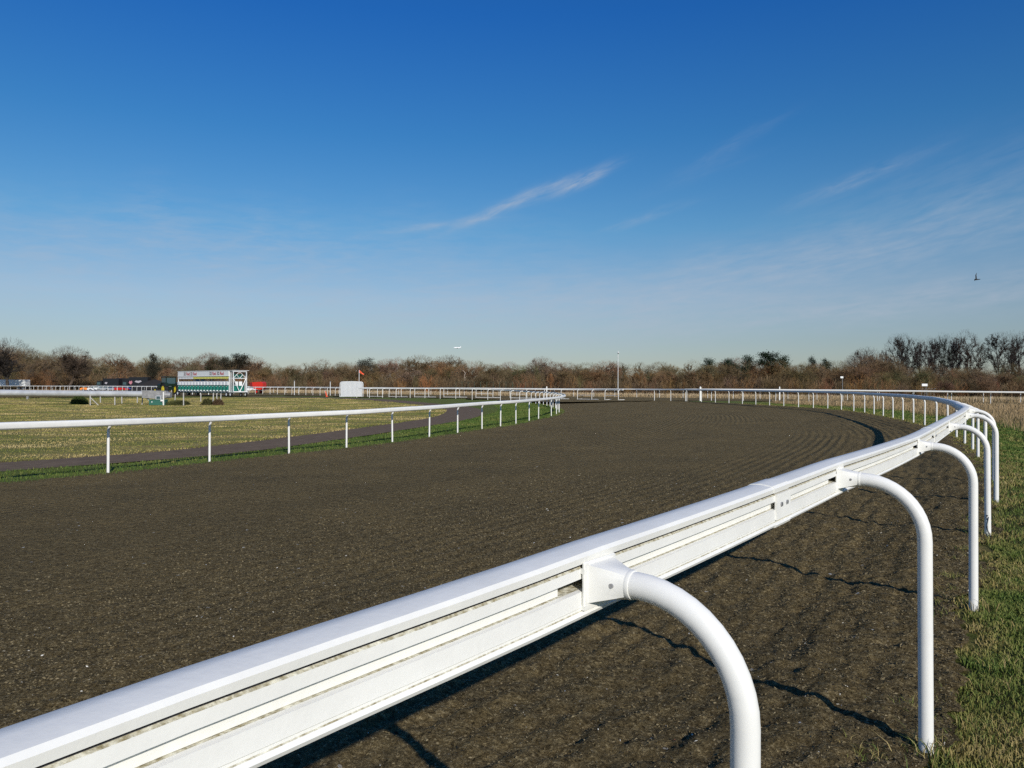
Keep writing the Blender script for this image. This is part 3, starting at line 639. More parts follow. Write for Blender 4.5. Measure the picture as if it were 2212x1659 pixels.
# tall straw grass to the right of the bend
x, y, s, w = scatter(130000, s0 + 12, OEDGE.L - 1, -26, -2.4, OEDGE, .8, 31); nz = fbm(x * .35, y * .35, 3)
keep = (w > 4.2 - 1.6 * sstep(20, 45, s) + 1.2 * nz) & (dist_curve(x, y, OP, 6)[0] > 1.6) & (dist_curve(x, y, F2, 6)[1] * dist_curve(x, y, F2, 6)[0] < 400); x, y, w, nz, s = x[keep], y[keep], w[keep], nz[keep], s[keep]
k_ = ~(inside(x, y, poly2)) & (y < np.interp(x, [13, 20, 27, 34, 43, 60, 80], [66, 70, 70, 67, 62, 54, 43])); x, y, w, nz, s = x[k_], y[k_], w[k_], nz[k_], s[k_]
rr = np.random.default_rng(32).random(len(x)); d = np.hypot(x, y)
blades('tall_straw_grass', x, y, (.12 + .34 * rr ** 1.3) * (1 + .5 * nz), .005 + .0003 * d, np.clip(.55 + .6 * (rr - .5) + .2 * nz, 0, 1), lean=.75, m=M_straw2, seed=4)
# straw strip in front of the wood
bs = RB.L - np.random.default_rng(41).random(70000) * (RB.L); bw = -.6 - 9 * np.random.default_rng(42).random(70000) ** 1.3; p = RB.left(bs, -np.abs(bw)) ; rr = np.random.default_rng(43).random(70000)
M_inf = blade_mat('infield_blades', [(0, (.060, .095, .015)), (.3, (.14, .17, .030)), (.55, (.27, .25, .06)), (.8, (.44, .34, .13)), (1, (.55, .43, .20))])
M_straw = blade_mat('straw_blades', [(0, (.20, .14, .06)), (.5, (.38, .28, .15)), (1, (.55, .42, .27))])
# RB runs right to left, so the wood is on its right-hand side
blades('far_straw_grass', p[:, 0], p[:, 1], (.35 + .5 * rr) * np.where(p[:, 0] < -55, .25, 1), np.full(70000, .035), rr, lean=.4, m=M_straw, seed=5)
# rough field inside the loop
r = np.random.default_rng(51); n = 210000; yy = 14 + 84 * r.random(n) ** .8; xx = gx(-60 + 1150 * r.random(n), yy)
dI, sI = dist_curve(xx, yy, PATH, 4); k_ = (sI > 0) & (dI > 1.35) & ~inside(xx, yy, poly2); xx, yy, dI = xx[k_], yy[k_], dI[k_]; rr = r.random(len(xx)); nz = fbm(xx * .22, yy * .5, 4)
blades('rough_grass', xx, yy, (.012 + .026 * rr) * (1 + .4 * nz) * (1 + .9 * (dI < 2.2)), .006 + .0005 * yy, np.clip(.58 + .50 * nz + .16 * (rr - .5), .1, 1), lean=1.1, m=M_inf, seed=6)
n = 80000; r = np.random.default_rng(52); s = 6 + 95 * r.random(n); p = INN.left(s, .02 + 5.0 * r.random(n)); dI, sI = dist_curve(p[:, 0], p[:, 1], PATH, 4); k_ = (sI < 0) & (dI > 1.4); p = p[k_]; rr = r.random(len(p)); nz = fbm(p[:, 0] * .6, p[:, 1] * .6, 3)
blades('mown_grass', p[:, 0], p[:, 1], .03 + .045 * rr, .006 + .0004 * p[:, 1], np.clip(.26 + .22 * nz + .4 * (rr - .5), 0, .8), lean=1.0, seed=7)
# ------------------------------------------------------------------ trees
M_bark = objcol_mat('bark', .9, .25, 1.5); M_twig = objcol_mat('twigs', .9, .35, .5); M_leaf = objcol_mat('foliage', .85, .45, .7)
def rot_about(v, ax, a): return Matrix.Rotation(a, 3, ax) @ v
def grow_tree(kind, seed):
    """10 m high prototype: lists of (p0,p1,r0,r1) for trunk and limbs, twig triangles, leaf triangles"""
    r = random.Random(seed); trunk, limbs, twigs, leaves = [], [], [], []
    def perp(d):
        a = Vector((r.gauss(0, 1), r.gauss(0, 1), r.gauss(0, 1))); a = a - d * a.dot(d); return a.normalized()
    def branch(p, d, L, rad, lvl, mx, store, spread, up, ratio, kids):
        n = (9 if kind == 'tall' and lvl == 0 else 4) if lvl < 2 else 3; wd = .45 if (lvl == 0 and kind != 'oak') else 1; pts = [(p.copy(), rad)]
        for i in range(n):
            d = (d + perp(d) * r.uniform(.05, .30) * wd + Vector((0, 0, up * .18))).normalized(); p2 = p + d * (L / n); r2 = rad * (1 - (i + 1) / n * .62)
            (store if lvl == 0 else limbs).append((p.copy(), p2.copy(), pts[-1][1], r2)); p = p2; pts.append((p.copy(), r2))
            if lvl < mx and (lvl > 0 or i >= (2 if kind == 'tall' else 1)):
                for _ in range(kids[lvl]):
                    a = spread * r.uniform(.6, 1.25); dd = (d * math.cos(a) + perp(d) * math.sin(a)).normalized()
                    if dd.z < -.25: dd.z *= -.3; dd.normalize()
                    branch(p.copy(), dd, L * ratio * r.uniform(.7, 1.15), r2 * .6, lvl + 1, mx, store, spread, up, ratio, kids)
            if lvl >= mx - 1:
                for _ in range(tw):
                    a = r.uniform(.1, .9); dd = (d * math.cos(a) + perp(d) * math.sin(a) + Vector((0, 0, up * .2))).normalized(); q = p - d * r.uniform(0, L / n)
                    twigs.append((q, q + dd * r.uniform(.3, 1.0) * tl, perp(dd)))
    if kind == 'oak':
        tw, tl = 4, .7; branch(Vector((0, 0, -.2)), Vector((r.uniform(-.1, .1), r.uniform(-.1, .1), 1)).normalized(), 4.2, .26, 0, 3, trunk, .80, .35, .64, [3, 2, 2])
    elif kind == 'tall':
        tw, tl = 2, .42; branch(Vector((0, 0, -.2)), Vector((r.uniform(-.03, .03), 0, 1)).normalized(), 8.0, .17, 0, 3, trunk, .72, .30, .38, [2, 2, 2])
    elif kind == 'birch':
        tw, tl = 6, .7; branch(Vector((0, 0, -.2)), Vector((r.uniform(-.08, .08), 0, 1)).normalized(), 7.0, .13, 0, 2, trunk, .5, .9, .42, [3, 2])
    elif kind == 'bush':
        tw, tl = 8, 1.0
        for k in range(16):
            a = r.uniform(0, 6.28); b = r.uniform(.05, .75); d = Vector((math.cos(a) * math.sin(b), math.sin(a) * math.sin(b), math.cos(b)))
            branch(Vector((r.uniform(-2.2, 2.2), r.uniform(-1.5, 1.5), -.1)), d, r.uniform(5, 8.6), .07, 1, 2, trunk, .5, .8, .45, [0, 1, 1])
        trunk.append((Vector((0, 0, -.1)), Vector((0, 0, 3)), .12, .06))
    elif kind == 'pine':
        tw, tl = 0, .5; h = 7.5; p = Vector((0, 0, -.2)); d = Vector((r.uniform(-.12, .12), r.uniform(-.1, .1), 1)).normalized()
        for i in range(6): q = p + d * 1.35; trunk.append((p.copy(), q.copy(), .30 * (1 - i / 8), .30 * (1 - (i + 1) / 8))); p = q; d = (d + perp(d) * .10).normalized()
        for k in range(26):
            z = r.uniform(3.0, 8.8); a = r.uniform(0, 6.28); L = r.uniform(.6, 3.6) * (1.15 - .06 * z); q0 = Vector((0, 0, z)); q1 = q0 + Vector((math.cos(a) * L, math.sin(a) * L, r.uniform(.2, 1.2))); limbs.append((q0, q1, .09, .03))
            for j in range(240):
                c = q1 + Vector((r.gauss(0, .72), r.gauss(0, .72), r.gauss(.2, .42))); leaves.append((c, r.uniform(.16, .36)))
    elif kind == 'ivy':
        tw, tl = 3, .7; branch(Vector((0, 0, -.2)), Vector((0, 0, 1)), 4.8, .26, 0, 3, trunk, .8, .35, .6, [2, 2, 1])
        for sgm in limbs:
            if r.random() < .45:
                for j in range(7): leaves.append((sgm[0].lerp(sgm[1], r.random()) + Vector((r.gauss(0, .22), r.gauss(0, .22), r.gauss(0, .22))), r.uniform(.10, .24)))
    # crowns grow to a rounded outline: clip what pokes out and thicken the outer shell with fine twigs
    zm = max([s[1].z for s in limbs + trunk] + [t[1].z for t in twigs] + [l[0].z for l in leaves])
    E = {'oak': (.56, .45, .40, 3600), 'ivy': (.55, .46, .36, 3000), 'birch': (.58, .44, .22, 1800), 'tall': (.60, .41, .27, 1500), 'bush': (.36, .62, .42, 2600)}.get(kind)
    nf = 0
    if E:
        cz, rz_, rx_, nf = E[0] * zm, E[1] * zm, E[2] * zm, E[3]
        lob = [(r.uniform(0, 6.28), r.uniform(.06, .16), r.randint(2, 5)) for _ in range(3)]
        def rad(p):
            a = math.atan2(p.y, p.x); e = math.atan2(p.z - cz, math.hypot(p.x, p.y) + .01); k_ = 1 + sum(m * math.sin(f * a + ph) * math.cos(f * e + ph) for ph, m, f in lob)
            return math.sqrt((p.x / rx_) ** 2 + (p.y / rx_) ** 2 + ((p.z - cz) / rz_) ** 2) / k_
        limbs[:] = [s for s in limbs if rad(s[1]) < 1.0]; twigs[:] = [t for t in twigs if rad(t[1]) < 1.06]
        fine = []
        for _ in range(nf):
            d = Vector((r.gauss(0, 1), r.gauss(0, 1), r.gauss(0, 1))).normalized(); q = r.uniform(.62, 1.0) ** .6
            p = Vector((d.x * rx_ * q, d.y * rx_ * q, cz + d.z * rz_ * q)); k_ = rad(p); p = Vector((p.x, p.y, cz + (p.z - cz))) * 1.0
            if k_ > 1.02 or p.z < .25 * zm and kind != 'bush' or p.z < 0: continue
            dd = (d + perp(d) * r.uniform(0, 1.1) + Vector((0, 0, .35))).normalized(); fine.append((p, p + dd * r.uniform(.25, .6), perp(dd)))
    # normalise height to 10 m
    zm = max([s[1].z for s in limbs + trunk] + [t[1].z for t in twigs] + [l[0].z for l in leaves]); k = 10 / zm
    def tubes(segs, n):
        V, F = [], []
        for (a, b, ra_, rb_) in segs:
            d = (b - a).normalized(); x = d.cross(Vector((.3, .9, .2))).normalized(); y = d.cross(x); i0 = len(V)
            for q, rr_ in ((a, ra_), (b, rb_)):
                for j in range(n): V.append((q + (x * math.cos(6.2832 * j / n) + y * math.sin(6.2832 * j / n)) * max(rr_, .018)) * k)
            for j in range(n): F.append((i0 + j, i0 + (j + 1) % n, i0 + n + (j + 1) % n, i0 + n + j))
        return V, F
    tV, tF = tubes(trunk, 7); lV, lF = tubes(limbs, 3)
    for a, b, pp in twigs:
        i = len(lV); w = .022; lV += [(a - pp * w) * k, (a + pp * w) * k, (b + pp * w * .5) * k, (b - pp * w * .5) * k]; lF.append((i, i + 1, i + 2, i + 3))
    if E:
        for a, b, pp in fine:
            i = len(lV); w = .011; lV += [(a - pp * w) * k, (a + pp * w) * k, (b + pp * w * .5) * k, (b - pp * w * .5) * k]; lF.append((i, i + 1, i + 2, i + 3))
    gV, gF = [], []
    for c, s in leaves:
        u = Vector((r.gauss(0, 1), r.gauss(0, 1), r.gauss(0, .7))).normalized(); v = u.orthogonal().normalized(); i = len(gV)
        gV += [(c - u * s * .5) * k, (c + v * s * .35) * k, (c + u * s * .5) * k, (c - v * s * .35) * k]; gF.append((i, i + 1, i + 2, i + 3))
    def mk(nm, V, F, m):
        me = bpy.data.meshes.new(nm); me.from_pydata([tuple(v) for v in V], [], F); me.materials.append(m); me.update(); return me
    return mk('trunk', tV, tF, M_bark), mk('crown', lV, lF, M_twig), (mk('foliage', gV, gF, M_leaf) if gF else None)
PROTO = {}
for kind, cnt in (('oak', 5), ('tall', 4), ('birch', 3), ('bush', 4), ('pine', 3), ('ivy', 3)):
    PROTO[kind] = [grow_tree(kind, 100 + 17 * i + len(kind)) for i in range(cnt)]
WOODL = []
NAME = {'oak': 'bare_tree', 'tall': 'bare_tree', 'birch': 'slender_tree', 'bush': 'bush', 'pine': 'pine_tree', 'ivy': 'ivy_tree'}
CAT = {'oak': 'tree', 'tall': 'tree', 'birch': 'tree', 'bush': 'bush', 'pine': 'pine tree', 'ivy': 'tree'}
RT = random.Random(77)
def tree(kind, px, Y, h, wide, col, label, group, bark=None, leafcol=None, v=None):
    x = gx(px, Y); z = Hf(x, Y); t, c, g = PROTO[kind][RT.randrange(len(PROTO[kind])) if v is None else v]
    root = thing(NAME[kind], label, CAT[kind], (x, Y, z - .05), RT.uniform(0, 6.28), group)
    sc = (h / 10 * wide, h / 10 * wide, h / 10)
    for nm, me, cc in (('trunk', t, bark or tuple(q * 1.15 for q in col)), ('crown', c, col), ('foliage', g, leafcol or (.035, .05, .018))):
        if me is None: continue
        o = bpy.data.objects.new(nm, me); COL.objects.link(o); o.parent = root; o.scale = sc; o.color = (*cc, 1)
    return root
SKY_PX = [-80,0,60,90,140,165,200,240,280,325,345,385,430,455,480,520,545,570,600,640,680,720,760,800,850,900,930,960,1000,1050,1100,1130,1160,1200,1230,1260,1300,1345,1400,1430,1450,1480,1520,1560,1600,1660,1690,1720,1750,1800,1850,1875,1900,1930,2300]
SKY_PY = [745,742,760,768,753,755,768,770,780,767,775,775,768,765,775,768,775,785,778,787,783,775,780,785,780,775,775,772,778,778,782,790,778,785,778,790,785,778,785,782,795,790,785,778,770,763,768,780,775,778,775,765,775,790,790]
def horizon(px): return 833 + 9 * px / 2212
def top_h(px, Y): return (horizon(px) - np.interp(px, SKY_PX, SKY_PY)) / 1700 * Y * 1.0 + 1.4
def woodY(px): return float(np.interp(px, [-100, 300, 700, 1100, 1500, 1900, 2300], [235, 230, 215, 190, 165, 150, 140]))
LM = [(-200, 120, 'above the white lorry'), (120, 230, 'left of the black lorries'), (230, 320, 'above the black lorries'), (320, 385, 'just left of the starting gate'), (385, 535, 'above the starting gate'), (535, 640, 'above the red machine'),
      (640, 735, 'left of the white ribbed screen'), (735, 830, 'above the white ribbed screen'), (830, 960, 'between white screen and airplane'), (960, 1100, 'beneath the airplane'), (1100, 1240, 'above the inner rail tip'), (1240, 1335, 'just left of the tall mast'),
      (1335, 1460, 'just right of the tall mast'), (1460, 1580, 'between mast and dark cedar'), (1580, 1720, 'around the dark cedar'), (1720, 1840, 'right of the dark cedar'), (1840, 1925, 'left of the tall trees'), (1925, 2000, 'below the left tall clump'), (2000, 2100, 'below the middle tall clump'), (2100, 2400, 'under the rightmost tall trees')]
def lm(px):
    for a, b, t in LM:
        if a <= px < b: return t
    return 'in the wood'
COLS = {'grey-brown': (.165, .128, .082), 'dark brown': (.125, .090, .054), 'russet': (.200, .118, .062), 'olive-brown': (.135, .110, .060), 'ginger': (.27, .150, .065)}
KN = {'oak': 'bare round tree', 'tall': 'tall narrow bare tree', 'birch': 'slender bare tree', 'bush': 'twiggy bush', 'pine': 'evergreen', 'ivy': 'ivy-clad tree'}
def wood(row, px, Y, h, kind, cn, wide):
    w = lm(px); lab = f"{cn} {KN[kind]}, {row}, {w}"
    WOODL.append((px, lab, tree(kind, px, Y, h, wide, tuple(q * g_ * RT.uniform(.9, 1.15) for q, g_ in zip(COLS[cn], (1.12, 1.03, .95))), lab, f"trees of the {row} of the wood", leafcol=tuple(q * RT.uniform(.8, 1.2) for q in (.045, .050, .020)))))
px = -70
while px < 2300:
    Y = woodY(px) + RT.uniform(22, 45); h = top_h(px, Y) * RT.uniform(.74, 1.08)
    if not (1590 < px < 1705): wood('back row', px, Y, h, RT.choices(['oak', 'oak', 'birch', 'ivy'], [5, 2, 1.3, 1.2])[0], RT.choice(['grey-brown', 'grey-brown', 'dark brown', 'olive-brown']), RT.uniform(1.0, 1.5))
    px += RT.uniform(17, 27)
px = -70
while px < 2300:
    Y = woodY(px) + RT.uniform(8, 20); h = top_h(px, Y) * RT.uniform(.62, .88)
    wood('middle row', px, Y, h, RT.choices(['oak', 'ivy', 'birch', 'oak'], [4, 2.4, 2.2, 1])[0], RT.choices(['dark brown', 'russet', 'olive-brown', 'grey-brown'], [3, 2, 2, 2])[0], RT.uniform(1.1, 1.7))
    px += RT.uniform(17, 27)
px = -70
while px < 2300:
    Y = woodY(px) + RT.uniform(-2, 7); rr_ = RT.random(); mid = 900 < px < 1560
    h = top_h(px, Y) * (RT.uniform(.40, .62) if not mid else RT.uniform(.45, .66)) * (1.0 if px < 1900 else 1.1)
    wood('front row', px, Y, h, RT.choices(['bush', 'birch', 'oak'], [6, 1.5, .6])[0], RT.choices(['russet', 'dark brown', 'ginger', 'olive-brown', 'grey-brown'], [4 if mid else 2.6, 3, 1.6 if mid else .9, 1.6, 1])[0], RT.uniform(.9, 1.5))
    px += RT.uniform(13, 21)
# dense bottom of the wood: one mass of stems and twigs nobody could count
n = 170000; r = np.random.default_rng(61); pxs = -90 + 2420 * r.random(n); Yb = np.interp(pxs, [-100, 300, 700, 1100, 1500, 1900, 2300], [235, 230, 215, 190, 165, 150, 140]) + 4 + 46 * r.random(n)
hh_ = (np.interp(pxs, SKY_PX, 835 - np.array(SKY_PY)) / 1700 * Yb + 1) * (.55 + .22 * fbm(pxs * .02, Yb * .1, 3)) * (.45 + .55 * r.random(n)); z0_ = hh_ * r.random(n) * .75
xs2 = gx(pxs, Yb); zb = H(xs2, Yb); a = r.random(n) * 6.28; ln = hh_ * .22 * (.5 + r.random(n)); lean = r.normal(0, .35, (n, 2)); w_ = .05 + .05 * r.random(n)
Pb = np.stack([xs2, Yb, zb + z0_], -1); Pt = Pb + np.stack([lean[:, 0] * ln, lean[:, 1] * ln, ln], -1); sd = np.stack([np.cos(a) * w_, np.sin(a) * w_, 0 * a], -1)
V = np.stack([Pb - sd, Pb + sd, Pt + sd * .4, Pt - sd * .4], 1).reshape(-1, 3); F = np.arange(n * 4).reshape(n, 4)
under = np_mesh('undergrowth', V, F, M_twig); under.color = (.14, .098, .055, 1); tag(under, kind='stuff')
# look-alikes within a stretch of a row are told apart by their order from the left
by = {}
for q in WOODL: by.setdefault(q[1], []).append(q)
for lab, qs in by.items():
    qs.sort(key=lambda q: q[0]); n_ = len(qs)
    if n_ == 1: continue
    names = {2: ['left', 'right'], 3: ['leftmost', 'middle', 'rightmost']}.get(n_) or ['leftmost', 'second from left', 'third from left', 'fourth from left', 'fifth from left', 'sixth from left', 'seventh from left'][:n_ - 1] + ['rightmost']
    for nm_, q in zip(names, qs): q[2]['label'] = lab.replace(', ', f', {nm_} in ', 1)
# notable trees
DK = (.040, .033, .027)
for i, (px_, Y, top, v, w, lab) in enumerate([
 (1921, 205, 752, 0, 1.1, 'short bare tree at the left foot of the first tall clump'),
 (1934, 212, 728, 1, .9, 'leftmost tall bare tree of the first clump, dark against the sky'),
 (1951, 208, 721, 2, .9, 'tallest bare tree in the middle of the first clump'),
 (1965, 214, 730, 3, .85, 'bare tree right of the tallest in the first clump'),
 (1981, 209, 733, 0, .9, 'rightmost narrow bare tree of the first clump'),
 (2005, 205, 734, 1, 1.0, 'dark bare tree at the left end of the second clump'),
 (2020, 210, 728, 2, .9, 'second bare tree of the middle clump'),
 (2037, 207, 721, 3, .9, 'third bare tree of the middle clump, with a round top'),
 (2052, 213, 727, 0, .9, 'fourth bare tree of the middle clump'),
 (2065, 206, 727, 2, .9, 'fifth bare tree of the middle clump, dark and crowded'),
 (2088, 205, 719, 1, 1.05, 'tall spreading bare tree at the right of the middle clump'),
 (2110, 208, 733, 3, .95, 'lower bare tree closing the right end of the middle clump'),
 (2157, 205, 717, 2, 1.15, 'tallest bare tree near the right edge, standing clear of the clumps'),
 (2182, 210, 721, 0, .95, 'bare tree just right of the tallest by the right edge'),
 (2210, 206, 720, 1, 1.05, 'bare tree cut by the right edge of the picture')]):
    tree('tall', px_, Y, (842 - top) / 1700 * Y + .8, w * .76, tuple(q * RT.uniform(.85, 1.2) for q in DK), lab, 'tall bare trees at the right', v=v)
for px_, Y, top, w, v, lab in [(1655, 178, 764, 1.0, 0, 'broad dark green cedar rising over the wood right of the mast'), (1615, 182, 770, .8, 1, 'dark green evergreen left of the broad cedar'), (1690, 184, 770, .75, 2, 'dark evergreen at the right shoulder of the broad cedar'), (1530, 190, 776, .8, 1, 'low dark evergreen between the mast and the broad cedar'),
  (1572, 188, 776, .8, 2, 'flat-topped dark evergreen midway between mast and cedar'), (1755, 185, 773, .5, 1, 'small dark evergreen standing alone right of the broad cedar'), (1785, 186, 777, .55, 2, 'squat dark evergreen right of the small one'), (520, 235, 768, .9, 0, 'open-crowned dark pine above the right end of the starting gate'),
  (331, 225, 767, .6, 1, 'narrow dark conifer left of the starting gate'), (484, 238, 772, .9, 2, 'dark pine behind the middle of the starting gate'), (787, 225, 775, .9, 2, 'dark pine above the white ribbed screen')]:
    far = px_ < 1000
    tree('pine', px_, Y, (horizon(px_) - top) / 1700 * Y * 1.08 + 1.6, w, (.05, .038, .028), lab, 'dark evergreens in the wood', leafcol=(.038, .036, .024) if far else (.014, .026, .012), v=v)
tree('oak', 18, 215, (833 - 742) / 1700 * 215 + 1.3, 1.3, (.060, .050, .042), 'large bare oak-shaped tree rising at the left edge of the wood', None, v=1)
tree('oak', 148, 218, (833 - 752) / 1700 * 218 + 1.3, 1.3, (.085, .062, .045), 'large rounded brown tree standing above the left part of the wood', None, v=3)
tree('ivy', 448, 222, (835 - 765) / 1700 * 222 + 1.3, 1.2, (.085, .058, .04), 'dense rounded dark brown tree above the middle of the starting gate', None, v=0)
tree('oak', 1872, 190, (841 - 755) / 1700 * 190 + 1.3, 1.1, (.085, .072, .058), 'pale round-topped bare tree alone to the left of the tall clumps', None, v=2)
# dead bleached snag
x = gx(1004, 204); sn = thing('dead_tree', 'bleached dead tree with a crooked forked top standing out pale in the wood', 'tree', (x, 204, Hf(x, 204)))
sm = MB().tube([(0, 0, -.1), (.1, 0, 2.4), (.0, 0, 3.6), (-.15, 0, 4.2), (.1, 0, 4.8), (-.1, 0, 5.4)], [.16, .14, .12, .10, .09, .06], 7); sm.build('trunk', mat('bleached_wood', (.50, .42, .34), .9, var=.3), sn)
MB().tube([(-.1, 0, 5.3), (-.5, 0, 5.7), (-.75, 0, 5.8)], [.06, .04, .03], 6).tube([(.08, 0, 4.8), (.35, 0, 5.3)], [.05, .03], 6).tube([(0, 0, 3.6), (.5, 0, 4.1)], [.05, .03], 6).build('branch', bpy.data.materials['bleached_wood'], sn)
# ------------------------------------------------------------------ starting gate
M_white = mat('white_paint', (.78, .79, .78), .4, var=.08, scale=2); M_green = mat('green_padding', (.008, .17, .125), .5, var=.25, scale=3); M_dgreen = mat('dark_green_paint', (.006, .10, .075), .5, var=.2)
M_pad = mat('white_padding', (.74, .75, .76), .6, var=.12, scale=4); M_yel = mat('yellow_board', (.72, .68, .16), .6, var=.2, scale=5); M_blk = mat('black_rubber', (.012, .012, .013), .8, var=.3, scale=6)
M_redtxt = mat('red_lettering', (.42, .02, .03), .6); M_dktxt = mat('dark_lettering', (.08, .02, .03), .6); M_blue = mat('blue_pad', (.03, .20, .42), .6)
def text_obj(s, size, m, parent, loc, rot, name='lettering', ext=.004, bold=0):
    cu = bpy.data.curves.new(name, 'FONT'); cu.body = s; cu.size = size; cu.extrude = ext; cu.offset = bold; cu.align_x = 'LEFT'
    t = bpy.data.objects.new(name, cu); COL.objects.link(t); dg = bpy.context.evaluated_depsgraph_get(); me = bpy.data.meshes.new_from_object(t.evaluated_get(dg))
    bpy.data.objects.remove(t); me.materials.clear(); me.materials.append(m); me.name = name
    o = bpy.data.objects.new(name, me); COL.objects.link(o); o.parent = parent; o.location = loc; o.rotation_euler = rot; return o
def wheel(parent, c, r, w, hub, name='wheel', axis='y'):
    """wheel mesh with its hub as a sub-part; the axle lies along y"""
    mb = MB(); prof = [(-w / 2, r * .55), (-w / 2, r * .9), (-w * .35, r), (w * .35, r), (w / 2, r * .9), (w / 2, r * .55)]
    rings = [[(q * math.cos(t), p, q * math.sin(t)) for p, q in prof] for t in [6.28318 * k / 20 for k in range(21)]]
    mb.quad_loop(rings, caps=False); o = mb.build(name, M_blk, parent, loc=c)
    h = MB(); h.tube([(0, -w * .5, 0), (0, w * .5, 0)], r * .56, 16); h.tube([(0, -w * .56, 0), (0, w * .56, 0)], r * .2, 10); h.build('hub', hub, o); return o
gx0, gy0 = -37.0, 103.0
ang = math.atan2(.65, -.76); gz = Hf(gx0, gy0) + .03
G = thing('starting_gate', 'white and green racecourse starting gate with padded stalls and a lettered board along its top', 'starting gate', (gx0, gy0, gz), ang)
# local frame: +x along the stalls away from the near end, +y towards the viewer, so the front face is y = 0 and the back y = -2.3
N, SW = 16, .86; Lg = N * SW
# frame: posts, rails, end lattice
f = MB()
for xx in (0, Lg):
    for yy in (0, -2.3): f.box((xx, yy, 1.98), (.09, .09, 2.76))
for k in range(1, N): f.box((k * SW, -2.26, 1.9), (.05, .05, 2.7))
for zz in (.62, 3.38): 
    for yy in (-.02, -2.3): f.box((Lg / 2, yy, zz), (Lg + .1, .08, .10))
f.box((Lg / 2, -.05, 2.02), (Lg, .05, .05)); f.build('frame', M_white, G)
# overhanging end bay on the near end
e = MB(); ex = -.9; dy = 1.95
for xx, yy in ((ex, -.05), (ex, -dy)): e.box((xx, yy, 1.95), (.08, .08, 2.7))
for zz in (.62, 2.42, 3.30):
    e.box((ex / 2, -.05, zz), (-ex, .06, .07)); e.box((ex / 2, -dy, zz), (-ex, .06, .07)); e.box((ex, -1, zz), (.07, dy, .08))
def bar(mb, a, b, r=.03): mb.tube([a, b], r, 6)
bar(e, (ex, -.1, 2.35), (ex, -.95, .66), .045); bar(e, (ex, -1.85, 2.35), (ex, -1.0, .66), .045)
bar(e, (ex, -.8, 3.15), (ex, -.12, 2.5)); bar(e, (ex, -1.1, 3.15), (ex, -1.82, 2.5)); bar(e, (ex, -.8, 3.15), (ex, -1.1, 3.15)); bar(e, (ex, -.5, 2.9), (ex, -.9, 2.45)); bar(e, (ex, -1.4, 2.9), (ex, -1.0, 2.45))
for k in range(12): e.box((-.48, .02, .80 + k * .21), (.30, .03, .03))
e.box((-.64, .02, 1.9), (.04, .04, 2.6)); e.box((-.32, .02, 1.9), (.04, .04, 2.6))
e.build('end_frame', M_white, G)
MB().box((-.45, -1, 2.38), (.86, 1.8, .06)).build('platform', M_steel, G)
MB().box((-.5, -.72, 1.72), (.05, .46, .56)).build('door_panel', M_white, G); MB().box((-.5, -1.32, 1.72), (.05, .46, .56)).build('door_panel', M_white, G)
MB().box((-.45, -1.0, 1.08), (.05, 1.6, .66)).build('end_panel', M_green, G); MB().box((-.40, -1.0, 2.7), (.05, 1.5, .5)).build('rear_board', M_dgreen, G)
MB().box((-.60, -2.02, 1.35), (.5, .16, 1.35), bev=.05).build('side_pad', M_pad, G); MB().box((-1.0, -1.0, .66), (.22, 2.0, .12)).box((-.5, -.3, .60), (1.0, .3, .10)).build('drawbar', M_white, G)
# roof and lettered board
MB().box((Lg / 2 - .42, -1.1, 3.45), (Lg + 1.0, 2.4, .05)).build('roof', M_white, G)
B_ = MB().box((Lg / 2, .06, 3.05), (Lg, .05, .62), bev=.01).build('name_board', M_white, G)
for xs in (1.25, 3.2, 8.4, 10.3):
    # text is read from the viewer's side, whose left is local +x, so it is turned half round
    text_obj('32', .62, M_dktxt, B_, (xs + 1.75, .092, 2.86), (R(90), 0, R(180)), bold=.012)
    text_obj('Red', .62, M_redtxt, B_, (xs + .98, .092, 2.86), (R(90), 0, R(180)), bold=.012)
MB().box((Lg / 2, .08, 2.72), (Lg + .1, .07, .05)).build('board_rail', M_white, G)
for k in range(N):
    cx = (k + .5) * SW
    MB().box((cx, .02, 2.52), (.74, .05, .32), bev=.01).build('number_board', M_yel if k < 11 else M_pad, G)
    d = MB().box((cx, .10, 1.72), (.76, .16, .50), bev=.06).build('top_pad', M_pad, G)
    # bowed door padding
    mb = MB(); prof = [(cx - .38, .02), (cx - .30, .14), (cx - .12, .22), (cx + .1, .22), (cx + .28, .14), (cx + .36, .02)]
    mb.prism(prof, 'z', .78, 1.44); mb.box((cx - .1, .235, 1.34), (.16, .02, .07), mi=1); mb.prism([(cx - .40, .72), (cx + .02, .74), (cx - .30, .86)], 'y', .10, .26, mi=1)
    mb.build('stall_door', [M_green, M_white], G, smooth=50)
MB().box((Lg / 2, -.35, .60), (Lg, .5, .34)).build('lower_skirt', M_dgreen, G)
MB().box((Lg / 2, -2.28, 1.3), (Lg, .05, 1.2)).build('rear_door', M_dgreen, G)
for k in (9.6, 11.0): MB().box((k, -1.4, 2.2), (.5, .3, .34)).build('blue_pad', M_blue, G)
for xx, yy in ((.35, .12), (-.62, .12), (.35, -1.9), (-.85, -1.9)): wheel(G, (xx, yy, .30), .30, .20, M_white)
for xx in (13.5, 12.4, 9.9): wheel(G, (xx, .10 if xx > 13 else -.8, .36), .36, .26, M_white)
for xx in (3, 5.2, 7.4, 9.6): MB().tube([(xx, .05, .22), (xx, .05, .46)], .05, 8).build('stabiliser', M_white, G)
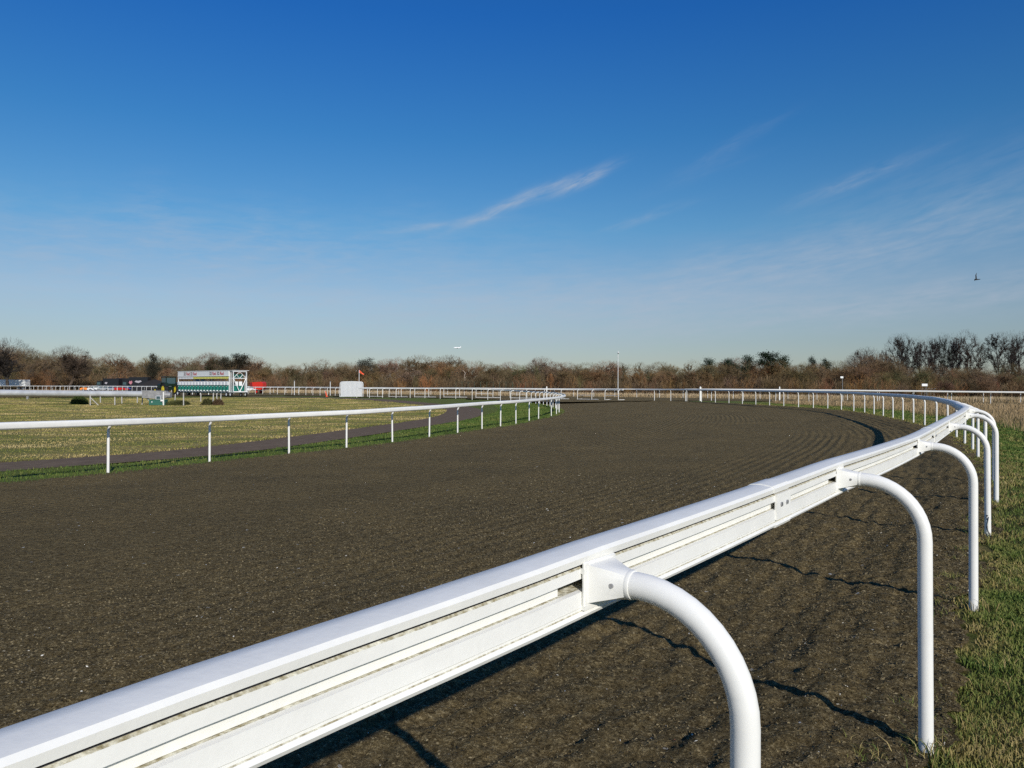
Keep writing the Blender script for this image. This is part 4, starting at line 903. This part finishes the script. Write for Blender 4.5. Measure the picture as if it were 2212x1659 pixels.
# ------------------------------------------------------------------ tractor coupled to the gate
M_tr = mat('tractor_green', (.008, .022, .012), .4, var=.2); M_glass = mat('dark_glass', (.05, .09, .10), .12); M_hub = mat('yellow_hub', (.75, .60, .03), .5)
tx_, ty_ = -49.6, 113.7
T = thing('tractor', 'dark green tractor with yellow wheel hubs coupled to the left end of the starting gate', 'tractor', (tx_, ty_, Hf(tx_, ty_) + .03), R(139.5))
MB().box((1.9, 0, 1.25), (1.9, .8, .75), bev=.12).box((.2, 0, 1.0), (2.0, .8, .5)).build('body', M_tr, T)
MB().box((2.87, 0, 1.2), (.06, .6, .55), bev=.02).build('grille', M_blk, T)
c_ = MB()
for xx, yy in ((-.7, -.7), (-.7, .7), (.75, -.65), (.75, .65)): c_.box((xx, yy, 1.95), (.09, .09, 1.3))
c_.box((0, 0, 1.45), (1.5, 1.45, .35), bev=.05); c_.box((0, 0, 2.62), (1.75, 1.6, .14), bev=.06); c_.build('cab', M_tr, T)
for yy in (-.70, .70): MB().box((0, yy, 2.07), (1.3, .02, .85)).build('window', M_glass, T)
MB().box((-.72, 0, 2.07), (.02, 1.25, .85)).build('window', M_glass, T); MB().box((.77, 0, 2.07), (.02, 1.2, .85)).build('windscreen', M_glass, T)
MB().tube([(1.4, .3, 1.6), (1.4, .3, 2.5)], .05, 8).build('exhaust', M_blk, T)
for yy in (-.85, .85):
    wheel(T, (-.5, yy, .85), .85, .48, M_hub); wheel(T, (2.2, yy * .92, .55), .55, .34, M_hub); MB().prism([(-1.35, 1.3), (-1.1, 1.75), (.0, 1.85), (.5, 1.3), (.4, 1.25), (-.05, 1.75), (-1.05, 1.65), (-1.25, 1.25)], 'y', yy - .24, yy + .24).build('mudguard', M_tr, T)
# ------------------------------------------------------------------ white ribbed screen, flag, marker
M_rib = mat('white_ribbed_sheet', (.60, .61, .61), .5, var=.06)
px0, Yp = 759.5, 107.5; xw = gx(px0, Yp); Sg_ = thing('ribbed_screen', 'white ribbed plastic screen with rounded top corners standing on the grass behind the rails', 'screen', (xw, Yp, Hf(xw, Yp)), R(4))
wS, hS = 3.1, 2.02
rib = MB(); npl = 34
poly = []
for k in range(npl + 1):
    x = -wS / 2 + .08 + (wS - .16) * k / npl; poly += [(x, -.07 if k % 2 else 0)]
def top_at(x):
    c = .28; q = wS / 2 - .06 - abs(x); return hS - .05 - (c - math.sqrt(max(0, c * c - (c - q) ** 2)) if q < c else 0) + .05 * (1 - (2 * x / wS) ** 2)
V = [];
for x, y in poly: V.append((x, y, .02))
for x, y in poly: V.append((x, y, top_at(x)))
n_ = len(poly); rib.v = V + [(a, b + .03, c) for a, b, c in V]
for k in range(n_ - 1):
    rib.f.append((k, k + 1, n_ + k + 1, n_ + k)); rib.m.append(0); q = 2 * n_; rib.f.append((q + k, q + k + 1, q + n_ + k + 1, q + n_ + k)); rib.m.append(0); rib.f.append((n_ + k, n_ + k + 1, q + n_ + k + 1, q + n_ + k)); rib.m.append(0)
rib.build('ribbed_sheet', M_rib, Sg_)
fr_ = [(-wS / 2 - .03, 0, 0), (-wS / 2, 0, hS - .32)] + [(-wS / 2 + .28 * (1 - math.cos(a)), 0, hS - .28 + .28 * math.sin(a)) for a in (0.4, .8, 1.2, 1.57)] + [(0, 0, hS + .05)] + [(wS / 2 - .28 * (1 - math.cos(a)), 0, hS - .28 + .28 * math.sin(a)) for a in (1.57, 1.2, .8, .4)] + [(wS / 2, 0, hS - .32), (wS / 2 + .05, 0, 0), (-wS / 2 - .03, 0, .03)]
MB().tube(fr_, .045, 8).build('frame', M_white, Sg_)
xf = gx(775.7, 110); Fp = thing('flag_pole', 'white pole with a small orange-red pennant behind the ribbed screen', 'flag', (xf, 110, Hf(xf, 110)))
MB().tube([(0, 0, 0), (0, 0, 3.7)], .035, 8).build('pole', M_white, Fp)
pen = MB(); P_ = [(.02, 0, 3.72), (.25, .05, 3.50), (.45, -.04, 3.36), (.68, .06, 3.14), (.64, .05, 3.0), (.42, -.03, 3.12), (.22, .04, 3.22), (.02, 0, 3.35)]
pen.quad_loop([[(a, b - .008, c) for a, b, c in P_], [(a, b + .008, c) for a, b, c in P_]]); M_or = mat('orange_cloth', (.80, .10, .03), .7, var=.2); pen.build('pennant', M_or, Fp)
xm = gx(706.5, 106); mk_ = thing('marker_cone', 'leaning orange marker on the grass left of the white ribbed screen', 'marker', (xm, 106, Hf(xm, 106)))
MB().tube([(-.02, 0, 0), (-.22, 0, .75)], [.11, .06], 10).build('body', M_or, mk_); MB().box((.0, 0, .02), (.34, .34, .04), bev=.01).build('base', M_or, mk_)
xq = gx(784.3 - 1, 113)
def slim_pole(px, Y, h, label):
    x = gx(px, Y); t = thing('slim_pole', label, 'pole', (x, Y, Hf(x, Y))); MB().tube([(0, 0, 0), (0, 0, h)], .045, 8).build('pole', M_white, t); MB().box((0, 0, h + .08), (.12, .12, .16), bev=.02).build('camera_head', M_dktxt if False else M_steel, t)
slim_pole(713.5, 116, 2.0, 'slim white pole with a small head left of the ribbed screen'); slim_pole(636, 120, 2.1, 'slim white pole with a small head right of the red machine')
# ------------------------------------------------------------------ machines and vehicles beyond the rails
M_red = mat('red_paint', (.62, .03, .015), .4, var=.15); M_dkred = mat('dark_red', (.18, .01, .01), .6)
xr = gx(560, 142); Rm = thing('spreader_trailer', 'bright red hopper trailer standing beyond the rail right of the starting gate', 'trailer', (xr, 142, Hf(xr, 142)), R(-8)); Rm.scale = (.70, .8, .84)
MB().prism([(-1.25, 1.35), (-1.5, 2.42), (1.0, 2.55), (1.45, 2.30), (1.5, 1.25), (.9, .80), (-.9, 1.0)], 'y', -.9, .9).build('hopper', M_red, Rm); MB().prism([(-1.95, 1.4), (-2.15, 2.38), (-1.51, 2.42), (-1.26, 1.35)], 'y', -.85, .85).build('tailgate', M_dkred, Rm)
MB().box((0, 0, .72), (2.6, .9, .14)).box((1.9, 0, .8), (1.3, .1, .1)).build('chassis', M_steel, Rm)
for yy in (-.95, .95): wheel(Rm, (-.1, yy, .42), .42, .28, M_red)
car_cols = {'white': (.75, .75, .75), 'silver': (.42, .44, .46), 'red': (.55, .02, .02), 'orange': (.80, .25, .04), 'pink': (.60, .25, .28), 'green': (.15, .35, .12), 'blue': (.03, .06, .35), 'black': (.02, .02, .025)}
def car(px, Y, col, label, rz=0, group='cars parked beyond the rails'):
    x = gx(px, Y); m = mat(col + '_car_paint', car_cols[col], .3, coat=.4) if (col + '_car_paint') not in bpy.data.materials else bpy.data.materials[col + '_car_paint']
    c = thing('parked_car', label, 'car', (x, Y, Hf(x, Y)), rz, group); c.scale = (.92, .92, .84)
    MB().prism([(-2.1, .32), (-2.12, .75), (-1.7, .92), (-.95, .98), (.95, .98), (1.95, .78), (2.12, .6), (2.1, .32)], 'y', -.86, .86).build('body', m, c)
    MB().prism([(-1.75, .95), (-1.15, 1.42), (.35, 1.46), (1.1, .97)], 'y', -.72, .72).build('windows', M_glass, c); MB().prism([(-1.2, 1.425), (-1.05, 1.49), (.3, 1.52), (.42, 1.46)], 'y', -.70, .70).build('roof', m, c)
    for xx in (-1.3, 1.3):
        for yy in (-.8, .8): wheel(c, (xx, yy, .32), .32, .2, M_steel)
for px_, Y, col, rz, lab in [(202, 232, 'orange', .3, 'orange car seen through the rail left of the black lorries'), (218, 236, 'pink', 2.9, 'pinkish car next to the orange one beyond the rail'), (232, 231, 'white', .2, 'white car between the pink and green cars beyond the rail'), (249, 236, 'green', 1.2, 'green car beyond the rail, left of the red ones'),
  (268, 230, 'silver', 2.8, 'silver car between the green and bright red cars'), (283, 233, 'red', .1, 'bright red car beyond the rail, left one of the two'), (327, 231, 'red', 3.0, 'bright red car beyond the rail, right one of the two'), (304, 236, 'silver', .2, 'silver car between the two red cars'), (345, 234, 'blue', .2, 'blue car under the black lorries')]:
    car(px_ * .53 + 86, Y - 38, col, lab, rz)
car(536.5, 190, 'white', 'white car parked between the starting gate and the red trailer', .1, None)
# lorries
M_lorry = mat('black_lorry_sheet', (.012, .013, .016), .35); M_grey = mat('grey_print', (.35, .33, .36), .5); M_pink = mat('pink_print', (.45, .18, .22), .5)
def lorry(px, Y, L, h, label, body, art, group=None, rz=0):
    x = gx(px, Y); t = thing('lorry', label, 'lorry', (x, Y, Hf(x, Y)), rz, group)
    MB().box((.9, 0, h / 2 + .55), (L - 2.2, 2.4, h - 1.0), bev=.05).build('box_body', body, t)
    MB().prism([(-L / 2, .5), (-L / 2 + .05, 1.5), (-L / 2 + .35, 2.6), (-L / 2 + 1.75, 2.75), (-L / 2 + 1.8, .5)], 'y', -1.15, 1.15).build('cab', body, t)
    MB().box((-L / 2 + .8, -1.16, 1.95), (.9, .03, .7)).build('window', M_glass, t); MB().box((0, 0, .5), (L - .6, .9, .16)).build('chassis', M_blk, t)
    for k, (a, b, w, hh, m) in enumerate(art): MB().prism([(a - w / 2, b), (a - w * .3, b + hh * .5), (a, b + hh * .35), (a + w * .35, b + hh * .55), (a + w / 2, b + .1), (a + .1, b - hh * .4)], 'y', -1.235, -1.215).build('printed_shape', m, t)
    for xx in (-L / 2 + .9, L / 2 - 2.0, L / 2 - .9):
        for yy in (-1.05, 1.05): wheel(t, (xx, yy, .48), .48, .28, M_steel)
lorry(237, 222, 6.6, 3.3, 'black horse lorry with a grey cab patch, left one of the three beyond the rail', M_lorry, [(-.4, 2.0, .8, .7, M_grey)], 'black lorries')
lorry(268, 224, 7.2, 3.4, 'black horse lorry between the other two beyond the rail', M_lorry, [(-1.4, 2.0, .7, .9, M_grey)], 'black lorries')
lorry(296, 220, 7.4, 3.7, 'black horse lorry with pink and grey printed side, nearest the starting gate', M_lorry, [(-1.2, 2.1, 1.0, 1.2, M_pink), (.9, 2.4, 2.0, .8, M_grey)], 'black lorries')
lorry(18, 225, 11.5, 2.9, 'long white lorry at the far left edge beyond the rails', M_white, [])
# black heaps of track material
def heap(px, Y, w, h, label, seed):
    x = gx(px, Y); z = Hf(x, Y); n = 40; a = np.linspace(-1.15, 1.15, n); A, B = np.meshgrid(a, a); rr_ = np.sqrt(A ** 2 + B ** 2); Zh = h * np.clip(1 - rr_ ** 1.6, -.05, 1) * (1 + .12 * fbm(A * 2 + seed, B * 2, 4)) + .08 * fbm(A * 6 + seed, B * 6, 3)
    o = np_mesh('soil_heap', np.stack([A * w / 2, B * w / 3, Zh - .05], -1).reshape(-1, 3), grid_faces(n, n), M_heap, smooth=True); o.location = (x, Y, z); tag(o, label, 'heap')
M_heap = mat('dark_soil_heap', (.022, .018, .015), .95, var=.4, scale=2, bump=.6, bscale=8)
heap(342, 185, 15, 2.6, 'black heap of soil left of the tractor', 1)
# boom of the camera jib lying level over the rough field
M_alu = mat('dull_aluminium', (.55, .56, .56), .45, metal=.2, var=.25, scale=1.2); M_alu2 = mat('weathered_metal', (.38, .37, .36), .5, metal=.3, var=.4, scale=3); M_box = mat('green_cabinet', (.035, .14, .10), .5, var=.2)
YB = 74.0; zb_ = Hf(gx(335, YB), YB); x1 = gx(311, YB); xB = gx(340, YB)
Bm = thing('camera_boom', 'long pale grey boom held level over the rough field, with a weathered end bracket', 'boom', (xB, YB, zb_))
def zpx(py, px, Y): return 1.55 - (py - horizon(px)) / 1700 * Y - zb_
zt, zl = zpx(844.5, 311, YB), zpx(857.5, 311, YB)
MB().tube([(gx(-60, YB) - xB, 0, (zt + zl) / 2 + .06), (x1 - xB, 0, (zt + zl) / 2)], (zt - zl) / 2, 14).build('beam', M_alu, Bm)
MB().prism([(x1 - xB - .05, zl - .08), (x1 - xB - .05, zt + .06), (x1 - xB + 2.2, zt + .02), (x1 - xB + 2.3, zl - .02), (x1 - xB + 1.6, zl - .18), (x1 - xB + .4, zl - .10)], 'y', -.28, .28).build('end_bracket', M_alu2, Bm)
MB().tube([(x1 - xB + 2.0, 0, (zt + zl) / 2 - .1), (x1 - xB + 2.55, 0, (zt + zl) / 2 - .12)], [.34, .26], 14).build('motor_drum', M_alu2, Bm)
mo = MB().box((x1 - xB + 1.6, -.42, zl - .06), (.56, .34, .42), bev=.05).build('monitor_housing', M_alu, Bm); MB().box((x1 - xB + 1.62, -.60, zl - .05), (.34, .02, .24), bev=.005).build('screen', M_glass, mo)
MB().tube([(x1 - xB + .3, 0, zl - .1), (x1 - xB + .85, 0, zl - .62)], .09, 8).build('strut', M_alu, Bm)
MB().tube([(x1 - xB + 1.7, .2, .0), (x1 - xB + 1.7, .2, zl)], .10, 8).build('pedestal', M_alu2, Bm)
Cb = thing('cabinet', 'low green metal cabinet under the end of the grey boom', 'cabinet', (xB + .25, YB - .3, zb_)); MB().box((0, 0, .24), (1.5, .7, .5), bev=.03).build('body', M_box, Cb); MB().box((0, 0, .51), (1.56, .76, .05), bev=.01).build('lid', M_box, Cb); MB().box((-.45, -.36, .3), (.08, .02, .10)).build('latch', M_white, Cb); MB().box((.55, -.36, .3), (.08, .02, .10)).build('latch', M_white, Cb)
Y2 = 92.; xb2 = gx(60, Y2); z2 = Hf(xb2, Y2); B2 = thing('camera_boom', 'thinner pale grey boom behind the long one at the left edge', 'boom', (xb2, Y2, z2)); MB().tube([(gx(-60, Y2) - xb2, 0, .95), (gx(146, Y2) - xb2, 0, .82)], .20, 12).build('beam', M_alu, B2); MB().box((gx(60, Y2) - xb2, 0, .4), (.2, .2, .85)).build('leg', M_alu2, B2)
Y3 = 73.2; x3 = gx(353.5, Y3); P3 = thing('guide_post', 'white post with a short cross arm in front of the green cabinet', 'post', (x3, Y3, Hf(x3, Y3))); MB().box((0, 0, .62), (.10, .10, 1.25), bev=.01).build('post', M_pvc, P3); MB().box((-.12, 0, .45), (.3, .06, .16)).build('arm', M_pvc, P3)
# stakes of a broken fence round the boom
M_conc = mat('concrete', (.50, .48, .44), .9, var=.25, scale=5)
for px_, Y, h, lab in [(195.5, 73, .95, 'grey stake with a slanting brace right of the gorse bush'), (217.5, 80, .8, 'thin grey stake in the gap after the braced stake'), (248.5, 74, .98, 'grey stake left of the pair under the boom'), (263.8, 78, .95, 'grey stake right of the pair under the boom'), (297, 80, .8, 'thin grey stake left of the boom bracket'), (307.3, 75, .95, 'grey stake just left of the green cabinet'),
   (378.3, 84, .8, 'thin stake right of the boom end'), (397, 73, 1.18, 'tall pale stake below the starting gate, right of the boom'), (434, 84, .85, 'faint grey stake below the middle of the starting gate'), (460.5, 74, 1.15, 'pale stake left of the small bush pair'), (469, 86, .8, 'short stake behind the small bush'), (476.8, 76, 1.05, 'pale leaning stake at the right end of the broken fence')]:
    x = gx(px_, Y); st_ = thing('fence_stake', lab, 'stake', (x, Y, Hf(x, Y)), group='stakes of the broken fence in the rough field'); mb = MB().box((0, 0, h / 2 - .05), (.085, .085, h + .1), bev=.01)
    st_.rotation_euler = (0, R(RT.uniform(-3, 3)), 0); mb.build('shaft', M_conc, st_)
    if px_ == 195.5: MB().tube([(.02, 0, h * .75), (.75, 0, .0)], .035, 6).build('brace', M_conc, st_)
# evergreen bushes in the field: stems and small leaves
def leafbush(px, Y, w, h, label, col, n, seed):
    x = gx(px, Y); z = Hf(x, Y); t = thing('gorse_bush', label, 'bush', (x, Y, z)); r = np.random.default_rng(seed); d = r.normal(size=(n, 3)); d /= np.linalg.norm(d, axis=1, keepdims=True); d[:, 2] = np.abs(d[:, 2]); rad = (.45 + .55 * r.random(n) ** .5) * (1 + .30 * fbm(d[:, 0] * 2 + seed, d[:, 1] * 2 + d[:, 2], 3))
    c = d * rad[:, None] * np.array([w / 2, w / 2.4, h * .95]); u = r.normal(size=(n, 3)) + d; u /= np.linalg.norm(u, axis=1, keepdims=True); v = np.cross(u, r.normal(size=(n, 3))); v /= np.linalg.norm(v, axis=1, keepdims=True); l = .05 + .07 * r.random(n)
    V = np.stack([c - u * l[:, None], c + v * .018, c + u * l[:, None], c - v * .018], 1).reshape(-1, 3)
    o = np_mesh('foliage', V, np.arange(4 * n).reshape(n, 4), M_leaf, t); o.color = (*col, 1)
    s = MB()
    for k in range(9): a = k * .7; s.tube([(0, 0, -.05), (math.cos(a) * w * .3, math.sin(a) * w * .25, h * .6)], [.03, .01], 5)
    so_ = s.build('stems', M_bark, t); so_.color = (.09, .06, .04, 1)
leafbush(172, 76, 1.6, .85, 'dark green rounded gorse bush under the long grey boom', (.050, .075, .018), 4000, 1)
leafbush(386, 74, 2.4, .45, 'low dark scrub right of the green cabinet', (.075, .080, .028), 3000, 2); leafbush(449, 74, 1.3, .62, 'small dark bush between the pale stakes below the starting gate', (.080, .080, .030), 2000, 3); leafbush(472, 74, 1.0, .6, 'small brownish scrub at the foot of the leaning stake', (.085, .055, .03), 2000, 4)
# ------------------------------------------------------------------ mast, signs, aircraft, bird
xm = gx(1335, 150); zm_ = Hf(xm, 150); Ms = thing('camera_mast', 'tall slim white mast with a camera head rising above the wood behind the bend', 'mast', (xm, 150, zm_))
hm = (838.4 - 764) / 1700 * 150 + 1.3; MB().tube([(0, 0, 0), (0, 0, hm)], [.062, .038], 10).build('pole', M_white, Ms); MB().box((.02, -.05, hm + .18), (.26, .34, .34), bev=.04).tube([(0, 0, hm), (0, 0, hm + .55)], .03, 6).build('camera_head', M_white, Ms); MB().box((.02, -.24, hm + .12), (.18, .05, .16), bev=.01).build('lens', M_blk, Ms); MB().box((-.12, 0, hm - .5), (.2, .08, .12)).build('lamp_bracket', M_steel, Ms)
def sign(px, Y, py, w, h, label, rz=0):
    x = gx(px, Y); z = Hf(x, Y); t = thing('sign_board', label, 'sign', (x, Y, z), rz); zc = 1.55 - (py - horizon(px)) / 1700 * Y - z; MB().box((0, -.05, zc), (w, .03, h), bev=.005).build('board', M_white, t); MB().tube([(w * .3, 0, 0), (w * .3, 0, zc + h / 2)], .035, 6).build('post', M_steel, t); return t
sign(1997, 112, 831.5, .8, .34, 'small white sign board standing at the edge of the wood right of the bend'); sign(1818, 128, 815, .55, .30, 'little white board on a post among the bushes', .3)
HR = MB()
xh = gx(2004, 113)
hp = thing('hoop_stand', 'row of small grey hoops beneath the white sign board', 'stand', (xh, 113, Hf(xh, 113)))
for k in range(5):
    o = MB().tube([(-.9 + .45 * k, 0, 0), (-.9 + .45 * k, 0, 1.35), (-.8 + .45 * k, 0, 1.5), (-.65 + .45 * k, 0, 1.5)], .02, 6).build('hoop', M_steel, hp)
# dark mesh fence low in the wood
M_net = mat('green_wire', (.03, .06, .04), .7)
xa, xb_ = gx(985, 158), gx(1150, 150); fn = thing('wire_fence', 'long dark green wire fence at the foot of the wood beneath the airplane', 'fence', (xa, 158, Hf(xa, 158)))
n_ = 12
for k in range(n_ + 1): q = k / n_; MB().box(((xb_ - xa) * q, -8 * q, 1.2), (.06, .06, 2.4)).build('fence_post', M_net, fn)
MB().tube([(0, 0, 2.38), (xb_ - xa, -8, 2.38)], .02, 5).tube([(0, 0, 1.2), (xb_ - xa, -8, 1.2)], .012, 5).tube([(0, 0, .35), (xb_ - xa, -8, .35)], .012, 5).build('wire', M_net, fn)
# airliner
Ya = 2600.; xa = gx(987.5, Ya); za = 1.55 + (837.0 - 751) / 1700 * Ya; M_air = mat('airliner_white', (.95, .95, .95), .4)
A = thing('airplane', 'tiny white airliner low in the sky over the wood', 'airplane', (xa, Ya, za), R(180)); A.rotation_euler = (0, R(-1), R(182))
MB().tube([(-12, 0, .6), (-9, 0, .3), (-5, 0, 0), (8, 0, 0), (11, 0, -.2), (12.3, 0, -.5)], [.3, 1.1, 1.7, 1.7, 1.2, .2], 12).build('fuselage', M_air, A)
for sg in (-1, 1): MB().prism([(2.5, sg * 1.5), (-1, sg * 1.5), (-4.2, sg * 11), (-3, sg * 11)], 'z', -.7, -.35).build('wing', M_air, A); MB().prism([(-9, sg * .5), (-11.5, sg * .5), (-12.5, sg * 4.5), (-11.5, sg * 4.5)], 'z', .6, .8).build('tailplane', M_air, A); MB().tube([(1.5, sg * 4, -1.4), (-1.5, sg * 4, -1.4)], .9, 10).build('engine', M_steel, A)
MB().prism([(-8.5, 1.2), (-11, 1.2), (-12.4, 4.6), (-11, 4.6)], 'y', -.15, .15).build('tail_fin', M_air, A)
# bird in flight: one body mesh
M_bird = mat('black_feathers', (.012, .012, .014), .7)
Yb_ = 58.; xb_ = gx(2108, Yb_); zb2 = 1.55 + (841.6 - 603.5) / 1700 * Yb_
bm_ = MB()
bm_.tube([(-.16, 0, .00), (-.12, 0, .02), (-.04, 0, .0), (.08, 0, -.01), (.20, 0, .0), (.34, 0, .01), (.40, 0, .02)], [.012, .036, .06, .062, .04, .03, .012], 10)
def wing(pts, w):
    rings = []
    for (p, cw) in zip(pts, w):
        p = Vector(p); rings.append([p + Vector((-cw / 2, 0, 0)), p + Vector((0, .012, .006)), p + Vector((cw / 2, 0, 0)), p + Vector((0, -.008, -.010))])
    bm_.quad_loop(rings)
wing([(0, -.03, .02), (-.06, -.10, .22), (-.10, -.14, .38), (-.03, -.17, .60)], [.13, .12, .10, .02])
wing([(.02, .03, .01), (.10, .25, .03), (.16, .45, -.01), (.26, .66, -.04)], [.15, .15, .12, .03])
b = bm_.build('bird', M_bird, None, loc=(xb_, Yb_, zb2), smooth=60); b.scale = (.8, .8, .8); tag(b, 'black bird in flight high over the right end of the wood, one wing raised', 'bird')
# low stuff: a few fallen leaves and dead stems beside the posts
S.cycles.use_denoising = False
